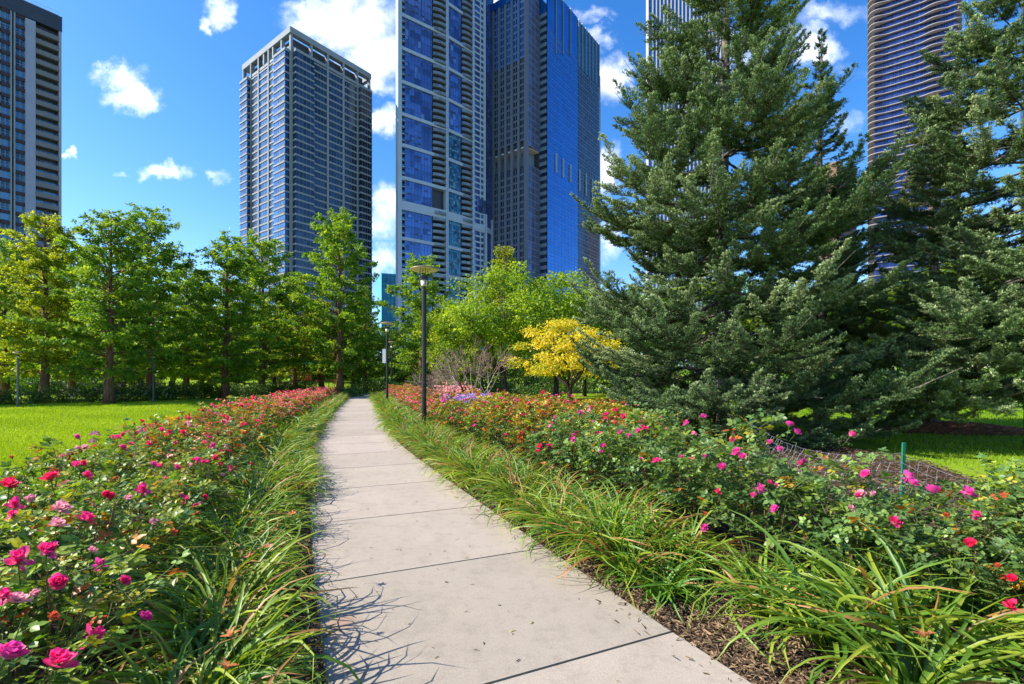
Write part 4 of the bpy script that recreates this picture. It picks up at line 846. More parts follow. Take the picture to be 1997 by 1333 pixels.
for a, b in zip(fpts[:-1], fpts[1:]):
    n = max(6, int(np.linalg.norm(b - a) / .055)); t = np.linspace(0, 1, n + 1); r0 = np.linspace(0, 1, rows_)
    base = a[None] * (1 - t)[:, None] + b[None] * t[:, None]; nrm = np.array([b[1]-a[1], a[0]-b[0]]); nrm = nrm / np.linalg.norm(nrm)
    sag = .16 * 4 * t * (1 - t); Zt = (.86 - sag)[:, None] * r0[None] + .05; bul = (.10 * np.sin(math.pi * r0)[None] * np.sin(math.pi * t)[:, None] + .012 * rng.normal(0, 1, (n + 1, rows_)))
    P = np.concatenate([base[:, None] + nrm * bul[..., None], Zt[..., None]], -1) - org
    g.sticks(P[:-1].reshape(-1, 3), P[1:].reshape(-1, 3), .001, .001); g.sticks(P[:, :-1].reshape(-1, 3), P[:, 1:].reshape(-1, 3), .001, .001)
part('netting', g.mesh('netting', net_m), o)
# ================================================================ trees
def tree(name, trunk, crown, loc, rz, k, lab, cat, grp=None):
    o = thing(name, lab, cat, loc, rz, grp, k); part('trunk', trunk, o); part('crown', crown, o); return o
RW = [redwood(401, 12, 3.4), redwood(402, 12, 3.8), redwood(403, 12, 3.2, cols=((.13, .20, .02), (.27, .34, .026), (.44, .46, .035))), redwood(404, 12, 3.6, low=.09)]
R2 = 'shaded redwood in the second row, beyond the redwoods on the lawn edge'
G1 = 'tall feathery redwoods lining the far side of the lawn'
for i, (px, Z, ytop, v, rz, lab) in enumerate((
    (85, 30, 425, 2, 0, 'yellow-tipped feathery redwood below the left edge apartment tower'),
    (213, 28.6, 418, 0, .7, 'feathery redwood with a clear orange-brown trunk standing on the lawn edge'),
    (293, 35, 418, 1, 2.1, 'dark-trunked redwood right behind the right lawn lamp'),
    (440, 37, 462, 3, 4.0, 'redwood with a pale flared trunk base in front of the hedge'),
    (508, 45, 470, 1, 3.1, 'redwood just left of the banded corner tower base'),
    (664, 43, 416, 0, 5.0, 'tallest redwood in front of the banded corner tower, beside the path end'),
    (10, 33, 470, 3, 1.0, 'redwood cut by the left edge of the photo'),
    (140, 41, 492, 1, 5.5, 'half-hidden redwood between the two leftmost front redwoods'),
    (362, 43, 512, 0, 2.6, 'shorter redwood filling the dip right of the dark-trunked redwood'),
    (575, 50, 545, 2, 1.4, 'low redwood between the banded tower and the tallest redwood'),
    (712, 52, 560, 3, .4, 'slim redwood right of the tallest redwood, above the path end'),
    (822, 49, 507, 1, 1.9, 'dark green redwood rising behind the nearest path lamp'),
    (410, 52, 560, 2, 2.9, 'far redwood between the pale-based redwood and the dark-trunked one'),
    (240, 47, 540, 3, 3.6, 'far redwood seen between the two middle lawn redwoods'),
    (-412, 24.6, 410, 1, .2, 'redwood beyond the left edge of the photo, shading the far left lawn'), (-150, 26.2, 430, 3, .2, 'redwood just past the left edge of the photo, shading the lawn edge'), (45, 50, 575, 1, .2, R2), (115, 54, 585, 0, 1.2, R2), (182, 52, 580, 3, 2.2, R2), (275, 55, 590, 2, 3.3, R2), (335, 53, 580, 1, 4.4, R2), (395, 57, 600, 0, 5.1, R2), (462, 56, 590, 3, .9, R2), (535, 59, 600, 1, 2.0, R2), (628, 57, 590, 2, 3.0, R2), (690, 60, 600, 0, 4.1, R2))):
    H = hz(ytop, Z); t, c = RW[v]; k = H / 12; wx = ([1.08, 1.08, 1.08, 1.1, 1.1, .95, 1.1, 1.1, 1.15, 1.15, .85, 1.1, 1.1, 1.1, 1.1, .9] + [1.3] * 10)[i]
    tree('redwood_tree', t, c, (gx(px, Z), Z, 0), rz, (k * wx, k * wx, k), lab, 'tree', G1 if lab != R2 else 'second row of redwoods')
YG = ((.07, .15, .015), (.20, .32, .02), (.40, .48, .03)); DGn = ((.04, .10, .016), (.07, .15, .02), (.11, .2, .025))  # YG spread paints leaf highlights and a darker crown interior
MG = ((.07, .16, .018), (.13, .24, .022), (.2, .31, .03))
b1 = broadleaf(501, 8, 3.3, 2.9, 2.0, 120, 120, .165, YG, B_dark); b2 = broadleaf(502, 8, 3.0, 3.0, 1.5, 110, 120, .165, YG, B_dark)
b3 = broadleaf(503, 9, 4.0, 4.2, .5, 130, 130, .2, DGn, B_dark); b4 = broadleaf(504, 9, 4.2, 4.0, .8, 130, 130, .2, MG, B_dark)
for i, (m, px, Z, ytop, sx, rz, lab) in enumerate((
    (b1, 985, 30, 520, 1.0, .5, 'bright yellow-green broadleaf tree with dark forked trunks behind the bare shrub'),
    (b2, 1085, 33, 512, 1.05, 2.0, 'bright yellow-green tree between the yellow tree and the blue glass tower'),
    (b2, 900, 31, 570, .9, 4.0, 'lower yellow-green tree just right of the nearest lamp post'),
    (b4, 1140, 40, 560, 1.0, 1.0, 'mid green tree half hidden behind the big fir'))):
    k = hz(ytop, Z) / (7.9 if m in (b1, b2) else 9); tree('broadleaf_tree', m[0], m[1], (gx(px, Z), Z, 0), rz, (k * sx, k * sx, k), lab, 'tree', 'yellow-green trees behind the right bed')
gold = redwood(405, 14, 2.4, cols=((.12, .18, .015), (.24, .28, .018), (.34, .34, .025)), low=.1)
Z = 52; k = hz(478, Z) / 14; tree('golden_conifer', gold[0], gold[1], (gx(982, Z), Z, 0), 0, (k * 1.1, k * 1.1, k), 'golden green pointed tree rising above the bright broadleaf trees', 'tree')
yl = broadleaf(506, 5, 2.7, 1.55, 1.4, 84, 110, .115, ((.24, .30, .02), (.58, .47, .03), (.77, .60, .07)), B_dark, .13, .5, .25, fork=.2)
Z = 23; tree('yellow_maple', yl[0], yl[1], (gx(1110, Z), Z, 0), 1.2, 1.0, 'golden yellow maple with layered drooping leaves left of the big fir', 'tree')
# dense bushy trees and far crowns closing the view behind the redwoods
g3 = 'bushy trees closing the view behind the redwoods'
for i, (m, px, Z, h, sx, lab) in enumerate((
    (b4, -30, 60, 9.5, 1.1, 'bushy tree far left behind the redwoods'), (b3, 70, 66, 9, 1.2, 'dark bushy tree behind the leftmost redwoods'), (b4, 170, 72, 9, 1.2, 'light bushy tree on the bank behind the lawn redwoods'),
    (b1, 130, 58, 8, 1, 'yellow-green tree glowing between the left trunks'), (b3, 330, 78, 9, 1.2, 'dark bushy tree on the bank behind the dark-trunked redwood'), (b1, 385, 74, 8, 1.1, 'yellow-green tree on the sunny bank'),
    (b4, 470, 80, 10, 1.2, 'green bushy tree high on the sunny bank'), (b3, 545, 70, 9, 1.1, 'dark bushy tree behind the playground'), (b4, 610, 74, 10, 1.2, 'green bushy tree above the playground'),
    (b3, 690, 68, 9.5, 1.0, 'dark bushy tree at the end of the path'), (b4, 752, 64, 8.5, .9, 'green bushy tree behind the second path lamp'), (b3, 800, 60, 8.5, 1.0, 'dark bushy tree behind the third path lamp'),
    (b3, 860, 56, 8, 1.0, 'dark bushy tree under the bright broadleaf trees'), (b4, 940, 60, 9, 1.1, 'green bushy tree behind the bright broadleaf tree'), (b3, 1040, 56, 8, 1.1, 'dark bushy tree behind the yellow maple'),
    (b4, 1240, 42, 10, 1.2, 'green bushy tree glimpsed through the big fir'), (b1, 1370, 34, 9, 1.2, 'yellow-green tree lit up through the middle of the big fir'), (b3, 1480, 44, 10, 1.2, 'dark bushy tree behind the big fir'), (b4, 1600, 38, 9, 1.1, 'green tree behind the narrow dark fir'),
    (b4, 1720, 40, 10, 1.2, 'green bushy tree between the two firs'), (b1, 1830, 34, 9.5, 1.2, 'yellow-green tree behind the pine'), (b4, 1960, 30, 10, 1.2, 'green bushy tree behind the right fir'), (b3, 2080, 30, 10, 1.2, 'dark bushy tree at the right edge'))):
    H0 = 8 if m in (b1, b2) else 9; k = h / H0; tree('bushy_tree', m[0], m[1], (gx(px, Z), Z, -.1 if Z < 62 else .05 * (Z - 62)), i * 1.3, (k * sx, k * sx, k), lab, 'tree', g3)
# ---------------- firs and pine at right
FC = ((.024, .066, .022), (.12, .205, .062), (.53, .61, .31))  # old to new needle tones, with interior shade and sunlit tips painted in
f1 = fir(601, 16.2, 4.1, FC, profile=([0, .06, .2, .4, .6, .72, .85, 1], [.85, 1, 1, .84, .56, .42, .26, .04]), lean=(.25, 0), low=.8)
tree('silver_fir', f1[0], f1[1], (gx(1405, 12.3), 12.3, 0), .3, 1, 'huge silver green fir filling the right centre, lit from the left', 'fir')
FD = ((.016, .05, .018), (.05, .115, .04), (.17, .27, .11))  # darkened needle colours stand in for this fir's shade side
f2 = fir(602, 12.6, 2.2, FD, low=.9)
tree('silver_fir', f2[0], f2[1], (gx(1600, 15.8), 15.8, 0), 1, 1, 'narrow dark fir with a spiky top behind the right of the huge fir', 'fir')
f3 = fir(603, 15, 3.2, FC, low=1.45, profile=([0, .08, .2, .4, .6, .72, .85, 1], [.95, 1, 1, .84, .56, .40, .22, .04]))
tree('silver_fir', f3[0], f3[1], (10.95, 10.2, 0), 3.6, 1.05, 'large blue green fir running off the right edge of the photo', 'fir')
PCc = ((.09, .13, .035), (.17, .20, .05), (.28, .28, .09))
pn = fir(604, 9.5, 3.0, PCc, needle=.11, nn_=14, low=2.3, step=.7, shoot=.13, long_needle=True, trunk_r=.2)
tree('long_needled_pine', pn[0], pn[1], (12.5, 14.6, .1), 0, 1, 'olive green long-needled pine with a bare trunk in the red mulch ring', 'pine')
# ---------------- bare twiggy shrub
def bare_shrub(seed, H, W):
    r = np.random.default_rng(seed); g = MB(); tw = []
    def grow(p, d, L, rad, lev):
        q = p + d * L; g.tube([p, (p + q) / 2 + r.normal(0, .03 * L, 3), q], [rad, rad * .85, rad * .65], 4, 0, (.36, .30, .25) if lev < 3 else (.26, .17, .14), False)
        if lev >= 5: return
        for _ in range(3 if lev < 4 else 4):
            nd = unit(d + r.normal(0, .42, 3) + np.array([0, 0, .05])); grow(q - d * L * r.uniform(0, .3), nd, L * r.uniform(.55, .8), rad * .6, lev + 1)
    for k in range(6):
        a = k * 1.05 + r.normal(0, .2); grow(np.array([.12*math.cos(a), .12*math.sin(a), 0]), unit(np.array([.5*math.cos(a) * W, .5*math.sin(a) * W, 1.0])), H * .37, .026, 1)
    return g.mesh('bare_branches', M_cane)
me = bare_shrub(701, 2.7, 1.0)
solo('bare_shrub', me, 'leafless grey brown twiggy shrub behind the purple phlox', 'shrub', None, None, (gx(925, 17), 17, 0), .4, (1.05, 1.05, 1.2))
solo('bare_shrub', me, 'smaller leafless shrub tucked against the nearest lamp post', 'shrub', None, None, (gx(848, 18.5), 18.5, 0), 2.4, (.7, .7, .85))
# ---------------- low hedge shrubs
def shrub(seed, n, leaf, cols, Rx=.8, H=.85, fl=0):
    r = np.random.default_rng(seed); g = MB(); v = unit(r.normal(0, 1, (n, 3))); v[:, 2] = np.abs(v[:, 2]); rr = r.uniform(.55, 1.05, (n, 1)) * (1 + .12 * np.sin(5 * np.arctan2(v[:, 1:2], v[:, 0:1]) + seed))
    P = v * rr * np.array([Rx, Rx, H]); c = np.array(cols)[r.integers(0, len(cols), n)] * r.uniform(.7, 1.3, (n, 1)); D = unit(v + r.normal(0, .7, (n, 3)))
    g.scatter(LEAF4, LEAF4_F, P, D, unit(v + r.normal(0, .4, (n, 3)) + .4 * UP), leaf * r.uniform(.6, 1.2, n), 0, c)
    a = r.uniform(0, 6.283, 14); g.sticks(np.zeros((14, 3)), np.stack([Rx*.7*np.cos(a), Rx*.7*np.sin(a), H * r.uniform(.5, .85, 14)], 1), .012, .004, 1, (.09, .07, .05))
    if fl:
        k = r.choice(np.where(v[:, 2] > .35)[0], fl); 
        for _ in range(10): g.scatter(LEAF4, LEAF4_F, P[k] * 1.04 + r.normal(0, .035, (fl, 3)), unit(r.normal(0, 1, (fl, 3))), unit(r.normal(0, .5, (fl, 3)) + UP), np.full(fl, .06), 2, np.array((.62, .66, .50)) * r.uniform(.8, 1.2, (fl, 1)))
    return g.mesh('shrub_leaves', [M_dark, M_cane, M_petal], True)
SH = [shrub(801, 1500, .085, DGn), shrub(802, 1500, .085, DGn), shrub(803, 1500, .085, DGn, fl=26)]
hl = np.array([(gx(-120, 25), 26.0), (gx(20, 27), 28), (gx(180, 30), 30.6), (gx(300, 33), 33.5), (gx(420, 37), 38), (gx(520, 42), 42.5), (gx(600, 46), 46.5)])
acc = np.concatenate([[0], np.cumsum(np.linalg.norm(np.diff(hl, axis=0), axis=1))]); t = 0; i = 0
WH = 'low dark hedge shrub {} in the row along the far edge of the lawn'
while t < acc[-1]:
    x, y = np.interp(t, acc, hl[:, 0]), np.interp(t, acc, hl[:, 1]); px = x / y * F + CX; fl = 130 < px < 330 and rng.random() < .8
    lab = ('white-flowered low hedge shrub beneath the lawn redwoods' if fl else ('plain dark green low hedge shrub at the far left of the lawn' if px < 140 else 'plain dark green low hedge shrub toward the path end'))
    solo('hedge_shrub', SH[2] if fl else SH[i % 2], lab, 'shrub', 'white-flowered hedge shrubs' if fl else ('left hedge shrubs' if px < 140 else 'hedge shrubs toward the path end'), None, (x, y + rng.uniform(-.15, .15), 0), rng.uniform(0, 6), rng.uniform(1.15, 1.4)); t += 1.2; i += 1
for i, (px, Z, k, lab) in enumerate(((690, 40, 1.15, 'grey green rounded shrub left of where the path ends'), (676, 38, 1.0, 'small rounded shrub beside the far end of left bed'), (705, 47, 1.6, 'large dark shrub blocking the path end'), (730, 49, 1.7, 'large dark shrub right across the path end'), (748, 52, 1.5, 'dark shrub behind the second path lamp'),
    (790, 30, 1.1, 'dark shrub between the path lamps and the right bed'), (985, 32, 1.3, 'dark shrub in shade left of the yellow maple'), (1015, 36, 1.2, 'dark low shrub behind the shaded lawn'), (1045, 36, 1.2, 'green low shrub behind the shaded lawn, left of the maple trunk'), (1075, 36, 1.2, 'dark low shrub behind the maple trunk'), (845, 24, 1.2, 'dark evergreen shrub behind the pink lilies'), (960, 22, .7, 'small dark shrub right of the bare shrub'))):
    solo('rounded_shrub', SH[i % 2], lab, 'shrub', None, None, (gx(px, Z), Z, 0), i, k)

for i, px in enumerate((850, 905, 960, 1010, 1065, 1120, 1180, 1250, 1330, 1400, 1470, 1540, 1610, 1680, 1750, 1830, 1910, 1990, 2070)):
    Z = 47 + (i % 3) * 1.5; solo('tall_shrub', SH[i % 2], 'tall dark shrub in the screen behind the firs and the black iron fence', 'shrub', 'screen of tall shrubs behind the firs', None, (gx(px, Z), Z, 0), i * 1.1, (2.8, 2.8, 3.4 + .5 * (i % 2)) if i > 4 else (2.4, 2.4, 2.6))

for i, px in enumerate((-60, -15, 35, 80, 120, 165, 205, 250, 300, 345, 385, 450, 520, 575)):
    Z = 44.5 + (i % 3) * 1.3 + .008 * px; solo('tall_shrub', SH[i % 2], 'tall shaded shrub in the dark understory behind the lawn redwoods', 'shrub', 'understory shrubs behind the redwoods', None, (gx(px, Z), Z, 0), i * 1.7, (1.9, 1.6, 1.9 + .5 * (i % 2)) if px < 330 else (1.3, 1.3, 1.3))

for i, (px, Z) in enumerate(((1560, 25), (1640, 27), (1715, 24.5), (1790, 26.5), (1870, 25), (1945, 26), (2020, 24), (2100, 26))):
    solo('tall_shrub', SH[i % 2], 'tall dark shrub closing the shaded lawn behind the pine', 'shrub', 'tall shrubs behind the pine', None, (gx(px, Z), Z, 0), i * 1.3, (2.0, 1.8, 2.2 + .4 * (i % 2)))
# ================================================================ towers (city grid turned 37 degrees)
class Face:
    """a wall seen from the street: t along it, o outwards from it, z up, in the tower's own coordinates"""
    def __init__(s, x, y, deg, flip=False):
        a = R(deg); s.o = np.array([x, y]); s.d = np.array([math.sin(a), math.cos(a)]); s.n = np.array([math.cos(a), -math.sin(a)]) * (-1 if flip else 1)
    def __call__(s, p):
        q = s.o + p[:, :1] * s.d + p[:, 1:2] * s.n
        return np.concatenate([q, p[:, 2:3]], 1)
    def at(s, t, o=0): return s.o + t * s.d + o * s.n
    def box(s, mb, t0, t1, o0, o1, z0, z1, mat=0): mb.box(t0, t1, o0, o1, z0, z1, mat, (1, 1, 1), s)
    def pane(s, mb, t0, t1, o, z0, z1, mat=0):
        mb.add(s(np.array([(t0, o, z0), (t1, o, z0), (t1, o, z1), (t0, o, z1)], float)), [0, 1, 2, 3], [4], mat)
def prism(mb, pts, z0, z1, mat=0):
    n = len(pts); v = [(x, y, z0) for x, y in pts] + [(x, y, z1) for x, y in pts]
    mb.add(v, list(range(n))[::-1] + list(range(n, 2*n)) + sum([[i, (i+1) % n, n + (i+1) % n, n + i] for i in range(n)], []), [n, n] + [4] * n, mat)
def repeat_parts(name, builders, parent, mats, smooth=False):
    """the first 100 pieces (those that show largest come first) as parts, the rest as one"""
    for fn in builders[:100]:
        g = MB(); fn(g); part(name, g.mesh(name, mats, smooth), parent)
    if len(builders) > 100:
        g = MB(); [fn(g) for fn in builders[100:]]; part(name + '_rest' if 0 else name, g.mesh(name, mats, smooth), parent, kind='stuff')
stone = pbr('pale_cast_concrete', (.25, .285, .305), .8, .2, noise=(.25, .12)); stone_w = pbr('white_cast_concrete', (.34, .43, .50), .75, .25, noise=(.2, .08))
dkmet = pbr('dark_metal_cladding', (.035, .045, .06), .5, .4, noise=(.3, .25)); mull = pbr('grey_mullion', (.18, .20, .22), .5, .4)
roofm = pbr('roof_gravel', (.2, .2, .2), .9, .1)
gl_navy = glass('navy_window', (.020, .042, .075), metal=.25, vary=.55, scale=(.45, .45, .36)); gl_sunside = glass('sunlit_side_window', (.075, .19, .36), metal=.6, vary=.35, scale=(.5, .5, .36))
gl_violet = glass('violet_blue_glass', (.085, .145, .30), metal=.6, vary=.45, scale=(.33, .33, .37)); gl_teal = glass('teal_glass', (.03, .12, .15), metal=.5, vary=.75, scale=(.9, .9, .75))
gl_blue = glass('deep_blue_glass', (.022, .17, .45), metal=.7, vary=.10, scale=(.3, .3, .28)); gl_steel = glass('steel_dark_glass', (.025, .05, .09), metal=.35, vary=.5, scale=(.6, .6, .3))
gl_turq = glass('turquoise_glass', (.05, .42, .66), metal=.25, vary=.2, scale=(.3, .3, .3)); gl_apt = glass('apartment_window', (.05, .13, .20), metal=.4, vary=.7, scale=(.45, .45, .34))
A, B = 37.0, -53.0
def tower(name, lab, x, y): return thing(name, lab, 'tower', (x, y, 0))

# ---------- banded corner tower (dark glass bays between pale slabs, open crown)
T = tower('apartment_tower', 'dark glass apartment tower with pale floor bands, corner bays and an open concrete crown', -81.4, 180)
fr, fl = Face(0, 0, A), Face(0, 0, B, True); H, FH, LR, LL = 130.6, 2.74, 35.0, 36.7; top = H - 8.2
ux, uy = fr.d, fl.d
g = MB(); prism(g, [tuple(1.0*ux + 1.0*uy), tuple((LR-1)*ux + 1.0*uy), tuple((LR-1)*ux + (LL-1)*uy), tuple(1.0*ux + (LL-1)*uy)], 0, top, 0); part('inner_walls', g.mesh('inner_walls', dkmet), T)
bayR = [(.9, 8.4, 1.6), (8.4, 14.6, 0), (15.4, 21.6, 0), (22.4, 28.4, 0), (29.0, 34.9, 1.6)]; bayL = [(.9, 9.2, 1.6), (9.2, 15.3, 0), (16.1, 23.2, 0), (24.0, 29.6, 0), (30.2, 36.6, 1.6)]
colR, colL = [(0, .9), (14.6, 15.4), (21.6, 22.4), (28.4, 29.0), (34.4, 35.0)], [(15.3, 16.1), (23.2, 24.0), (29.6, 30.2), (36.1, 36.7)]
nf = int(top / FH)
g = MB()
for f, bays in ((fr, bayR), (fl, bayL)):
    for (a, b, pr) in bays:
        for k in range(nf + 1):
            z = top - k * FH
            if z < 2: break
            f.box(g, a + .003, b - .003, -.95, pr + .22, z - .62, z, 0)
        if pr: f.box(g, a + .02, b - .02, -.9, pr + .05, top + .004, top + .5, 0)
part('floor_bands', g.mesh('floor_bands', stone), T)
g = MB()
fr.box(g, 0, .9, -.9, .002, 0, H, 0)
for f, cols in ((fr, colR[1:]), (fl, colL)):
    for a, b in cols: f.box(g, a, b, -.9, .45, 0, H - 2.21, 0)
part('columns', g.mesh('columns', stone), T)
g = MB()
fr.box(g, -.45, LR + .3, -1.6, .5, H - 2.2, H, 0); fl.box(g, .004, LL + .3, -1.6, .5, H - 2.203, H - .003, 0)
g2 = [Face(*(ux*0 + uy*LL), A), Face(*(ux*LR), B, True)]
g2[0].box(g, 0, LR, -.4, 1.2, H - 2.2, H - .004, 0); g2[1].box(g, 1.21, LL - .5, -1.2, .4, H - 2.2, H - .006, 0)
for f, L, cs in ((fr, LR, (8.2, 15, 22, 28.7)), (fl, LL, (6.2, 12.5, 19.6, 23.6, 29.9))):
    f.box(g, .95, L - .6, -.7, .15, top + .51, top + 1.6, 0)
    for c in cs: f.box(g, c - .4, c + .4, -1.1, .3, top + 1.601, H - 2.205, 0)
for k in (0, 1):
    f = g2[k]
    for c in np.linspace(.5, 34, 6): f.box(g, c - .4, c + .4, -.4, .6, top, H - 2.21, 0)
part('crown', g.mesh('crown', stone), T)
g = MB(); prism(g, [tuple(2.2*ux+2.2*uy), tuple(32.8*ux+2.2*uy), tuple(32.8*ux+34.4*uy), tuple(2.2*ux+34.4*uy)], top, H - 2.3, 0); part('plant_room', g.mesh('plant_room', dkmet), T)
W = []
for k in range(nf):
    z1 = top - .62 - k * FH; z0 = z1 - FH + .62
    if z0 < 1: break
    for f, bays, mm in ((fr, bayR, 0), (fl, bayL, 1)):  # left face takes lighter panes, its sunlit look put into the glass colour
        for (a, b, pr) in bays:
            def fn(g, f=f, a=a, b=b, pr=pr, z0=z0, z1=z1, mm=mm):
                f.pane(g, a + .05, b - .05, pr, z0, z1, mm)
                if pr: 
                    e0 = Face(*f.at(a + .05, 0), 0); q = np.array([[*f.at(a + .05, -.5), z0], [*f.at(a + .05, pr), z0], [*f.at(a + .05, pr), z1], [*f.at(a + .05, -.5), z1]]); g.add(q, [0, 1, 2, 3], [4], 0)
                    q = np.array([[*f.at(b - .05, -.5), z0], [*f.at(b - .05, pr), z0], [*f.at(b - .05, pr), z1], [*f.at(b - .05, -.5), z1]]); g.add(q, [0, 1, 2, 3], [4], 0)
                n = 5
                for q in range(1, n): c = a + (b - a) * q / n; f.box(g, c - .05, c + .05, pr - .02, pr + .07, z0, z1, 2)
                if mm: f.box(g, a + .3, b - .3 - (b - a) * .3, pr + .004, pr + .06, z0 + .04, z0 + .55, 3)
            W.append(fn)
repeat_parts('window_bay', W, T, [gl_navy, gl_sunside, mull, dkmet])

# ---------- left slab tower with balconies
T = tower('apartment_tower', 'grey slab apartment tower with stacked balconies cut by the left edge', -138, 150)
f = Face(0, 0, A); H = 112.0; FH = 3.04                       # t runs back towards the camera as it goes negative
def tA(px): u_ = (px - CX) / F; return (u_ * 150 + 138) / (f.d[0] - u_ * f.d[1])
L0 = -38.0
g = MB(); f.box(g, L0, -.003, -16, -1.6, 0, H - 4.5, 0); part('inner_walls', g.mesh('inner_walls', dkmet), T)
g = MB(); f.box(g, L0, .12, -16.1, .25, H - 4.5 + .004, H, 0); f.box(g, tA(40), -.6, -3, -.1, H + .004, H + .35, 1); part('roof_band', g.mesh('roof_band', [dkmet, stone_w]), T)
g = MB()
for k in range(14): t = tA(40) + k * .55; g.sticks(f(np.array([[t, -.2, H + .3]])), f(np.array([[t, -.2, H + 1.3]])), .03, .03)
g.sticks(f(np.array([[tA(40), -.2, H + 1.3]])), f(np.array([[tA(118), -.2, H + 1.3]])), .04, .04); part('roof_railing', g.mesh('roof_railing', mull), T)
pale = pbr('grey_painted_concrete', (.29, .32, .40), .8, .2, noise=(.3, .1)); beige = pbr('beige_concrete', (.17, .175, .18), .8, .2, noise=(.4, .12)); g = MB()
f.box(g, tA(49), tA(69), -15, .45, 0, H - 4.9, 0); part('concrete_pier', g.mesh('concrete_pier', pale), T)
g = MB(); f.box(g, tA(114.5), -.003, -15, .2, 0, H - 4.6, 0); part('corner_pier', g.mesh('corner_pier', pale), T)
for px in (21.5, 28, -24, -31, -76):
    g = MB(); f.box(g, tA(px - 1.6), tA(px + 1.6), -1.5, .3, 0, H - 4.6, 0); part('slim_pier', g.mesh('slim_pier', stone), T)
bal, win, span = [], [], []
for k in range(35):
    z = H - 5.2 - k * FH
    if z < 4: break
    def bf(g, z=z): f.box(g, tA(69.5), tA(114), .05, .35, z - 2.4, z - 1.3, 0); f.box(g, tA(69.5) + .01, tA(114) - .01, -1.5, .34, z - 2.62, z - 2.403, 0); f.box(g, tA(69.5)+.1, tA(114)-.1, .12, .18, z - 1.3, z - 1.2, 1)
    bal.append(bf)
    for (p0, p1, n) in ((71, 113, 4), (30, 48.5, 2), (1, 19.5, 2), (-22, -1, 2), (-50, -33, 2)):
        def wf(g, z=z, p0=p0, p1=p1, n=n):
            a, b = tA(p0), tA(p1); o = -1.45 if p0 == 71 else -.3; f.pane(g, a, b, o, z - 2.3, z - .25, 0)
            for q in range(n + 1): c = a + (b - a) * q / n; f.box(g, c - .06, c + .06, o - .02, o + .08, z - 2.3, z - .25, 1)
            if p0 != 71: f.box(g, a, b, o + .003, o + .06, z - 1.5, z - 1.42, 1); f.box(g, a, b, -1.4, .0, z - .25, z + .74, 2)
        win.append(wf)
repeat_parts('balcony', bal, T, [beige, mull]); repeat_parts('window', win, T, [gl_apt, stone, pbr('brown_spandrel', (.055, .035, .04), .7, .3)])

# ---------- folded blue glass tower in a white frame
T = tower('glass_tower', 'folded violet blue glass tower in a white concrete frame with curved balconies', -46.9, 200)
fA = Face(0, 0, 53.0); LA = 22.8; eA = fA.at(LA); fB = Face(*eA, 44.7); LBt = 23.3; eB = fB.at(LBt); fC = Face(*eB, 21.0); LC = 8.6; H = 200.0; FH = 2.72
def tf(px, f, org=(-46.9, 200.)): u_ = (px - CX) / F; o = f.o + np.array(org); return (u_ * o[1] - o[0]) / (f.d[0] - u_ * f.d[1])
back = [tuple(fA.at(0.6, -1.52)), tuple(fA.at(LA, -1.6)), tuple(fB.at(LBt, -1.6)), tuple(fC.at(LC - .2, -1.6)), tuple(fC.at(LC, -24)), (-3.5, 26.0)]
g = MB(); prism(g, back, 0, H, 0); part('inner_walls', g.mesh('inner_walls', dkmet), T)
pz = [hz(y, 200) for y in (25 - 66*2, 25 - 66, 25, 91, 156, 219, 280, 343)]; 
zl = [hz(y, 200) for y in (-112, -44, 25, 90.5, 156, 219.5, 280, 344)]; zt = (hz(407, 200), hz(395, 200)); zl2 = [hz(y, 200) for y in (463, 525, 585, 640)]
cA, cB, cB2 = (0, tf(782, fA)), (tf(868, fA), LA + .0), (tf(919, fB), tf(923, fB))
fm = [stone_w, gl_violet]
g = MB(); fA.box(g, cA[0], cA[1], -1.5, .9, 0, H, 0); fA.box(g, cB[0], cB[1], -1.5, .9, 0, H, 0); fB.box(g, .0, tf(872.5, fB), -1.5, .88, 0, H, 0); fB.box(g, *cB2, -1.5, .9, 0, H, 0)
fB.box(g, tf(941.5, fB), tf(945, fB), -1.5, .9, hz(458, 232), H, 0); fB.box(g, tf(935, fB), tf(936.6, fB), -1.5, .55, 0, H, 0); fB.box(g, tf(944, fB), LBt + .0, -1.5, .9, 0, hz(421, 232), 0); fC.box(g, 5.6, LC, -1.5, .9, 0, hz(428, 235), 0)
part('frame_columns', g.mesh('frame_columns', stone_w), T)
def beam(f, *q):
    g = MB(); f.box(g, *q, 0); part('frame_beam', g.mesh('frame_beam', stone_w), T)
for z in zl + zl2:
    beam(fA, cA[1] + .003, cB[0] - .003, -1.5, .7, z - .68, z + .68); beam(fB, tf(872.5, fB) + .003, cB2[0] - .003, -1.5, .7, z - .68, z + .68)
beam(fA, cA[1] + .003, cB[0] - .003, -1.5, .75, zt[0], zt[1] + 1.2); beam(fB, tf(872.5, fB) + .003, cB2[0] - .003, -1.5, .75, zt[0], zt[1] + 1.2); beam(fB, cB2[1] + .003, LBt - .7, -1.5, .72, zt[0] - .5, zt[1] - .6); beam(fC, .0, 5.5, -1.5, .72, zt[0] - .5, zt[1] - .6)
def curtain(mb, f, t0, t1, o, z0, z1, fh, mats, bars=1.5, dens=1):
    f.pane(mb, t0, t1, o, z0, z1, mats[0])
    for z in np.arange(z1, z0, -fh): f.box(mb, t0, t1, o - .01, o + .05, z - .12, z, mats[1])
    for t in np.arange(t0, t1, bars): f.box(mb, t, t + .07, o - .01, o + .08, z0, z1, mats[1])
    for z in np.arange(z1, z0 + fh, -fh):
        for t in np.arange(t0, t1 - bars, bars):
            if rng.random() < .14 * dens: f.box(mb, t + .1, t + bars - .1, o, o + .06, z - fh + .2, z - fh + .75, mats[2])
            elif rng.random() < .07: f.pane(mb, t + .08, t + bars - .02, o + .012, z - fh * rng.choice([1, .6, .45]), z - .13, mats[3])
blind = glass('pane_with_blind', (.13, .22, .38), .12, .4, .35)
blu = pbr('blue_mullion', (.05, .07, .20), .4, .5)
